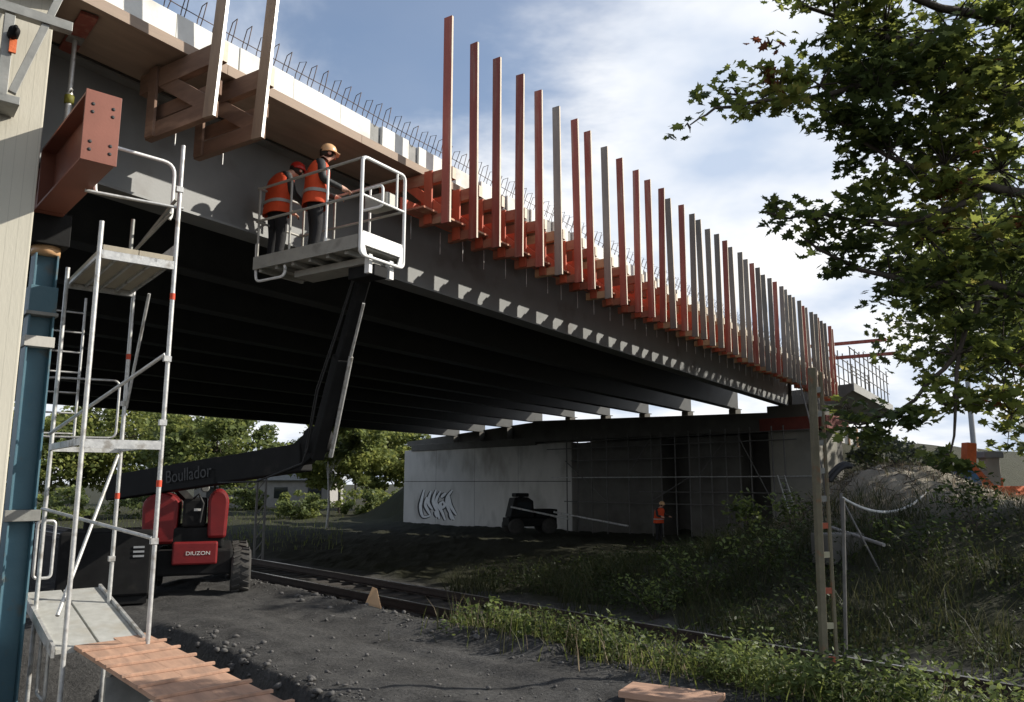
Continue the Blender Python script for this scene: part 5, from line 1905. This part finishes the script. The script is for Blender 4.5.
def tree(label, base, h, crown_c, crown_r, nclump, nleaf, leaf, mats, wts, trunk_r=.15, bark='bark', name='tree', shape=CLUMP, group=None, cat='tree', lean=(0, 0), hollow=.35, csz=.28):
    t_ = thing(name, label, cat, 0, tuple(base), group)
    b = Vector(base)
    top = Vector(crown_c) + Vector((0, 0, crown_r[2] * .6))
    m_ = MB()
    path = [b - Vector((0, 0, .3))]
    for k in range(1, 6):
        q = k / 5
        path.append(b.lerp(top, q) + Vector((.3 * trunk_r * 3 * math.sin(q * 5 + b.x), .3 * trunk_r * 3 * math.cos(q * 4 + b.y), 0)))
    m_.tube(path, [trunk_r * (1 - .8 * k / 5) for k in range(6)], 8)
    P_ = []
    cl = blob_pts(crown_c, crown_r, nclump, hollow)
    for c_ in cl:
        q = rng.uniform(.3, .95)
        i0 = int(q * 5); st = path[i0].lerp(path[min(i0 + 1, 5)], q * 5 - i0)
        c_v = Vector(c_)
        if rng.random() < .5:
            m_.tube([st, st.lerp(c_v, .5) + Vector((0, 0, -.05 * (c_v - st).length)), c_v], [trunk_r * .22, trunk_r * .13, trunk_r * .05], 5, caps=False)
        rr_ = csz * min(crown_r) * rng.uniform(.6, 1.5)
        P_.append(blob_pts(c_, (rr_ * 1.25, rr_ * 1.25, rr_ * .75), int(nleaf / nclump * rng.uniform(.6, 1.4)), .1))
    m_.build('trunk', bark, t_, recalc=False)
    leaves('crown', np.concatenate(P_), leaf, shape, list(mats), t_.o, flat=.25, org=tuple(base), weights=list(wts))
    return t_


FAR = ('far_leaf_dark', 'far_leaf', 'far_leaf_light')
GT = 'trees beyond the railway'
bgt = [
    (215, 52, 445, 5.2, 'dense dark green tree behind the lower boom', (2, 3, 1), 10),
    (120, 60, 440, 5.5, 'tree with yellowish green crown seen through the scaffold', (1, 2, 3), 9),
    (50, 56, 450, 5.0, 'bright green tree between the blue column and the scaffold posts', (1, 2, 3), 9),
    (340, 58, 450, 4.6, 'light green tree standing behind the white birch stem', (0.6, 2, 3), 8.5),
    (385, 66, 452, 4.6, 'pale green tree beside the left end of the graffiti wall', (1, 2, 3), 8),
    (175, 80, 440, 6, 'tall distant tree left of the sky gap under the bridge', (3, 2, 1), 13),
    (355, 90, 446, 6, 'hazy tall tree far behind the birch', (2, 2, 1), 12),
    (-40, 60, 440, 6, 'wide tree behind the pale concrete wall', (2, 3, 1), 10)]
for px, Y, py, r, lb, wt_, hh_ in bgt:
    Y, r = Y * 1.35, r * 1.35
    p = at(px, 482, Y)
    z0 = ground_z(p.x, p.y)
    zc = at(px, py, Y).z
    tree(lb, (p.x, p.y, z0), 8, (p.x, p.y, zc - .2), (r * .8, r * .8, max(2.4, (zc - z0) * .62)), 90, 10500, .38, FAR, wt_, .16, group=GT, csz=.24)
birch = at(328, 482, 50)
z0 = ground_z(birch.x, birch.y)
tree('slender birch with white stem below the knuckle of the boom', (birch.x, birch.y, z0), 6, (birch.x + .1, birch.y, 2.6), (1.6, 1.6, 1.6), 26, 1500, .26, FAR, (1, 2, 3), .10, 'birch_bark', 'birch_tree', csz=.3)
# shrubs on the bank left of the wall and along the field
GS = 'shrubs along the field edge'
shr = [(300, 46, 505, 2.2, 'low shrub beside the field left of the birch'), (365, 50, 498, 2.4, 'green shrub on the bank below the pale tree'), (395, 56, 470, 2.2, 'shrub on top of the bank at the wall end'),
       (245, 60, 492, 2.4, 'dark shrub right of the red engine hood'), (145, 46, 496, 2.4, 'shrub behind the scaffold and left engine hood'), (70, 44, 505, 2.5, 'shrub behind the scaffold posts')]
for px, Y, py, r, lb in shr:
    Y = Y * 1.45
    r = r * 1.1
    p = at(px, 482, Y)
    z0 = ground_z(p.x, p.y)
    tree(lb, (p.x, p.y, z0), 2, (p.x, p.y, z0 + 1.0), (r, r, 1.3), 30, 2200, .28, FAR, (2, 2, 1.2), .05, name='shrub', group=GS, cat='shrub', csz=.36)
# meadow strip
mp = []
for i in range(6000):
    px = rng.uniform(-60, 345)
    Y = rng.uniform(30, 110)
    p = at(px, 482, Y)
    t_ = .743 * p.x + .669 * p.y - 9.68
    if t_ < 2.2 and t_ > -2.2:
        continue
    mp.append((p.x, p.y, ground_z(p.x, p.y) - .03))
kind(blades('meadow_grass', mp, .3, .016, ['meadow_blade', 'grass_blade'], weights=[3, 1]), 'stuff', 'bright meadow grass beyond the boom lift')
# far buildings and lattice pole behind the lift
hb = at(270, 490, 95)
bh = thing('far_house', 'pale low building glimpsed between the trees under the boom', 'building', 0, (hb.x, hb.y, -2.9))
MB().bx((hb.x - 9, hb.y, -3), (hb.x + 7, hb.y + 8, .2)).build('wall', 'far_wall', bh)
MB().prism([(-9.6, .2), (7.6, .2), (6, 1.9), (-8, 1.9)], lambda u, v, t: Vector((hb.x + u, hb.y + t, v)), -.5, 8.5).build('roof', 'far_grey', bh)
for k in range(4):
    MB().bx((hb.x - 7.5 + k * 4, hb.y - .06, -1.9), (hb.x - 5.9 + k * 4, hb.y + .05, -.6)).build('window', 'glass_dark', bh)
lpz = at(262, 482, 25)
z0 = ground_z(lpz.x, lpz.y)
lm = thing('lattice_pole', 'slim dark lattice pole behind the wheel of the boom lift', 'pole', .5, tuple(loc(.5, Vector((lpz.x, lpz.y, z0)))))
o4 = lm.org
for q in (-.13, .13):
    MB().bx((o4.x + q - .03, o4.y - .03, z0), (o4.x + q + .03, o4.y + .03, z0 + 2.7)).build('leg', 'dull_tube', lm)
m = MB()
for k in range(7):
    m.bar((o4.x - .13, o4.y, z0 + .1 + k * .37), (o4.x + .13, o4.y, z0 + .45 + k * .37), .02, .03)
m.build('lacing', 'dull_tube', lm)

# bushes beyond the mound, grey-green
GB = 'bushes behind the mound'
for px, Y, py, r, lb in ((884, 34, 455, 1.5, 'grey green bush left of the mound top behind the white panel'), (915, 36, 462, 1.4, 'bush behind the crest of the mound')):
    p = at(px, 482, Y); zc = at(px, py, Y).z
    tree(lb, (p.x, p.y, ground_z(p.x, p.y)), 2, (p.x, p.y, zc), (r, r, 1.1), 24, 1300, .2, ('grey_leaf', 'far_leaf'), (2, 1), .05, name='bush', group=GB, cat='bush', csz=.36)

# ------------------------------------------------------------------ the maple hanging in at the top right
def maple(label, base, branches, clumps, leaf, mats, wts, trunk_r):
    t_ = thing('maple_tree', label, 'tree', 0, tuple(base))
    b = Vector(base)
    m_ = MB()
    for path, r0, r1 in branches:
        pth = [Vector(p_) for p_ in path]
        # subdivide with slight wander
        out = [pth[0]]
        for i in range(len(pth) - 1):
            for k in range(1, 4):
                q = pth[i].lerp(pth[i + 1], k / 3)
                if k < 3:
                    L_ = (pth[i + 1] - pth[i]).length
                    q = q + Vector((rng.normal(), rng.normal(), rng.normal())) * L_ * .025
                out.append(q)
        m_.tube(out, [r0 + (r1 - r0) * i / (len(out) - 1) for i in range(len(out))], 7)
    P_ = []
    for (c_, r_, n_) in clumps:
        c_v = Vector(c_)
        # split the clump into sprays joined by twigs
        n_ = int(n_ * 1.25)
        ns_ = max(3, int(n_ / 26))
        ctrs = blob_pts(tuple(c_), r_, ns_, .05)
        for q in ctrs:
            qv = Vector(q)
            m_.tube([c_v, c_v.lerp(qv, .5) + Vector((0, 0, .04)), qv], [.012, .008, .003], 4, caps=False)
            P_.append(blob_pts(q, np.array([.22, .22, .08]) * rng.uniform(.7, 1.5), int(n_ / ns_), 0))
    m_.build('trunk', 'bark', t_, recalc=False)
    leaves('crown', np.concatenate(P_), leaf, MAPLE, list(mats), t_.o, flat=.7, org=tuple(base), weights=list(wts), fold=.35)
    return t_


def C(px, py, Y, r, n):
    return (tuple(at(px, py, Y)), r, n)


mbase = Vector((7.4, 7.9, -1.9))
fork = Vector((7.0, 7.8, 2.6))
up1 = Vector((6.6, 7.8, 5.2))
br_ = [
    ([mbase - Vector((0, 0, .3)), Vector((7.3, 7.9, .4)), fork, up1, Vector((6.4, 7.9, 7.5))], .24, .08),
    ([fork, at(1000, 95, 7.6), at(900, 40, 7.3), at(800, 5, 7.0)], .09, .015),
    ([up1, at(1020, 30, 7.5), at(940, 8, 7.2), at(870, -20, 7.0)], .08, .02),
    ([at(955, 70, 7.5), at(860, 85, 7.2), at(770, 100, 6.9), at(715, 108, 6.8), at(690, 125, 6.8)], .035, .006),
    ([fork, at(1000, 190, 7.6), at(930, 180, 7.4), at(860, 140, 7.3)], .07, .015),
    ([at(980, 195, 7.5), at(900, 225, 7.3), at(830, 215, 7.2), at(765, 212, 7.1)], .04, .008),
    ([Vector((7.2, 7.9, 1.6)), at(1010, 290, 7.8), at(930, 285, 7.6), at(860, 270, 7.5), at(800, 235, 7.4)], .06, .01),
    ([at(980, 290, 7.7), at(960, 350, 7.6), at(955, 420, 7.5), at(952, 470, 7.5)], .03, .006),
    ([at(960, 350, 7.6), at(915, 400, 7.6), at(860, 425, 7.6), at(835, 418, 7.6)], .025, .005)]
cl = [
    C(1010, 20, 7.4, .85, 620), C(950, 30, 7.3, .75, 560), C(885, 30, 7.1, .6, 380), C(835, 15, 7.0, .42, 190), C(800, 8, 7.0, .22, 50),
    C(770, 45, 7.0, .16, 14), C(860, -15, 7.0, .5, 220), C(765, 75, 6.9, .2, 40),
    C(1000, 95, 7.6, .75, 560), C(935, 100, 7.4, .7, 520), C(875, 90, 7.2, .6, 400), C(820, 85, 7.1, .42, 200), C(780, 90, 7.0, .33, 120), C(738, 95, 6.9, .25, 60), C(690, 128, 6.8, .08, 10),
    C(1000, 170, 7.7, .75, 560), C(945, 165, 7.5, .6, 440), C(890, 150, 7.3, .5, 330), C(845, 125, 7.2, .34, 150),
    C(985, 235, 7.7, .7, 500), C(925, 235, 7.5, .6, 420), C(865, 225, 7.4, .45, 240), C(815, 218, 7.3, .28, 110), C(775, 212, 7.2, .16, 40),
    C(1005, 300, 7.8, .6, 400), C(950, 290, 7.7, .5, 300), C(890, 275, 7.6, .38, 180), C(840, 262, 7.5, .26, 80),
    C(1010, 360, 7.8, .5, 300), C(955, 355, 7.6, .38, 200), C(945, 405, 7.6, .30, 150), C(895, 415, 7.6, .26, 120), C(858, 428, 7.6, .2, 70), C(950, 455, 7.5, .17, 70),
    C(1012, 415, 7.8, .3, 130), C(850, 408, 7.6, .1, 20)]
maple('large maple hanging into the picture from the right with a few autumn leaves', mbase, br_, cl, .098, ('maple_dark', 'maple_leaf', 'maple_yellow', 'maple_autumn'), (6, 5, .45, .12), .2)
# part of the same crown above and beside the frame
# second maple further back fills the right side
def bigtree(label, base, cc_, cr_, ncl, nl, leaf=.2):
    tree(label, base, 10, cc_, cr_, ncl, nl, leaf, ('maple_dark', 'maple_leaf'), (3, 2), .22, name='broadleaf_tree', shape=MAPLE, csz=.26, hollow=.2)


bigtree('dark broadleaf tree on the bank behind the hanging maple', (13.5, 19.5, -.8), (13.3, 19.0, 4.6), (3.6, 3.6, 3.6), 70, 7500)
bigtree('tall broadleaf tree behind the orange netting at the right border', (25.5, 33, -.9), (25.5, 33, 6.5), (5.5, 5.5, 6.5), 80, 6500, .32)
bigtree('tall broadleaf tree between the bank and the orange works at the right border', (21.5, 28.4, -.8), (21.5, 28.4, 7.8), (5.2, 5.2, 5.6), 80, 6500, .3)
bigtree('unseen broadleaf tree outside the right border placed to shade the track', (17.5, 18.5, -1.3), (17.5, 18.5, 6.0), (4.2, 4.2, 4.8), 60, 5500, .26)  # out of view, added for the shade it casts on track and bank

# ------------------------------------------------------------------ render settings
scene.view_settings.view_transform = 'Standard'
scene.view_settings.look = 'None'
scene.view_settings.exposure = 0.42
scene.view_settings.gamma = 1.0
scene.view_settings.use_curve_mapping = False
scene.render.resolution_x, scene.render.resolution_y = 1024, 702
scene.cycles.use_denoising = True
scene.cycles.max_bounces = 6
scene.cycles.diffuse_bounces = 3
scene.cycles.transparent_max_bounces = 4
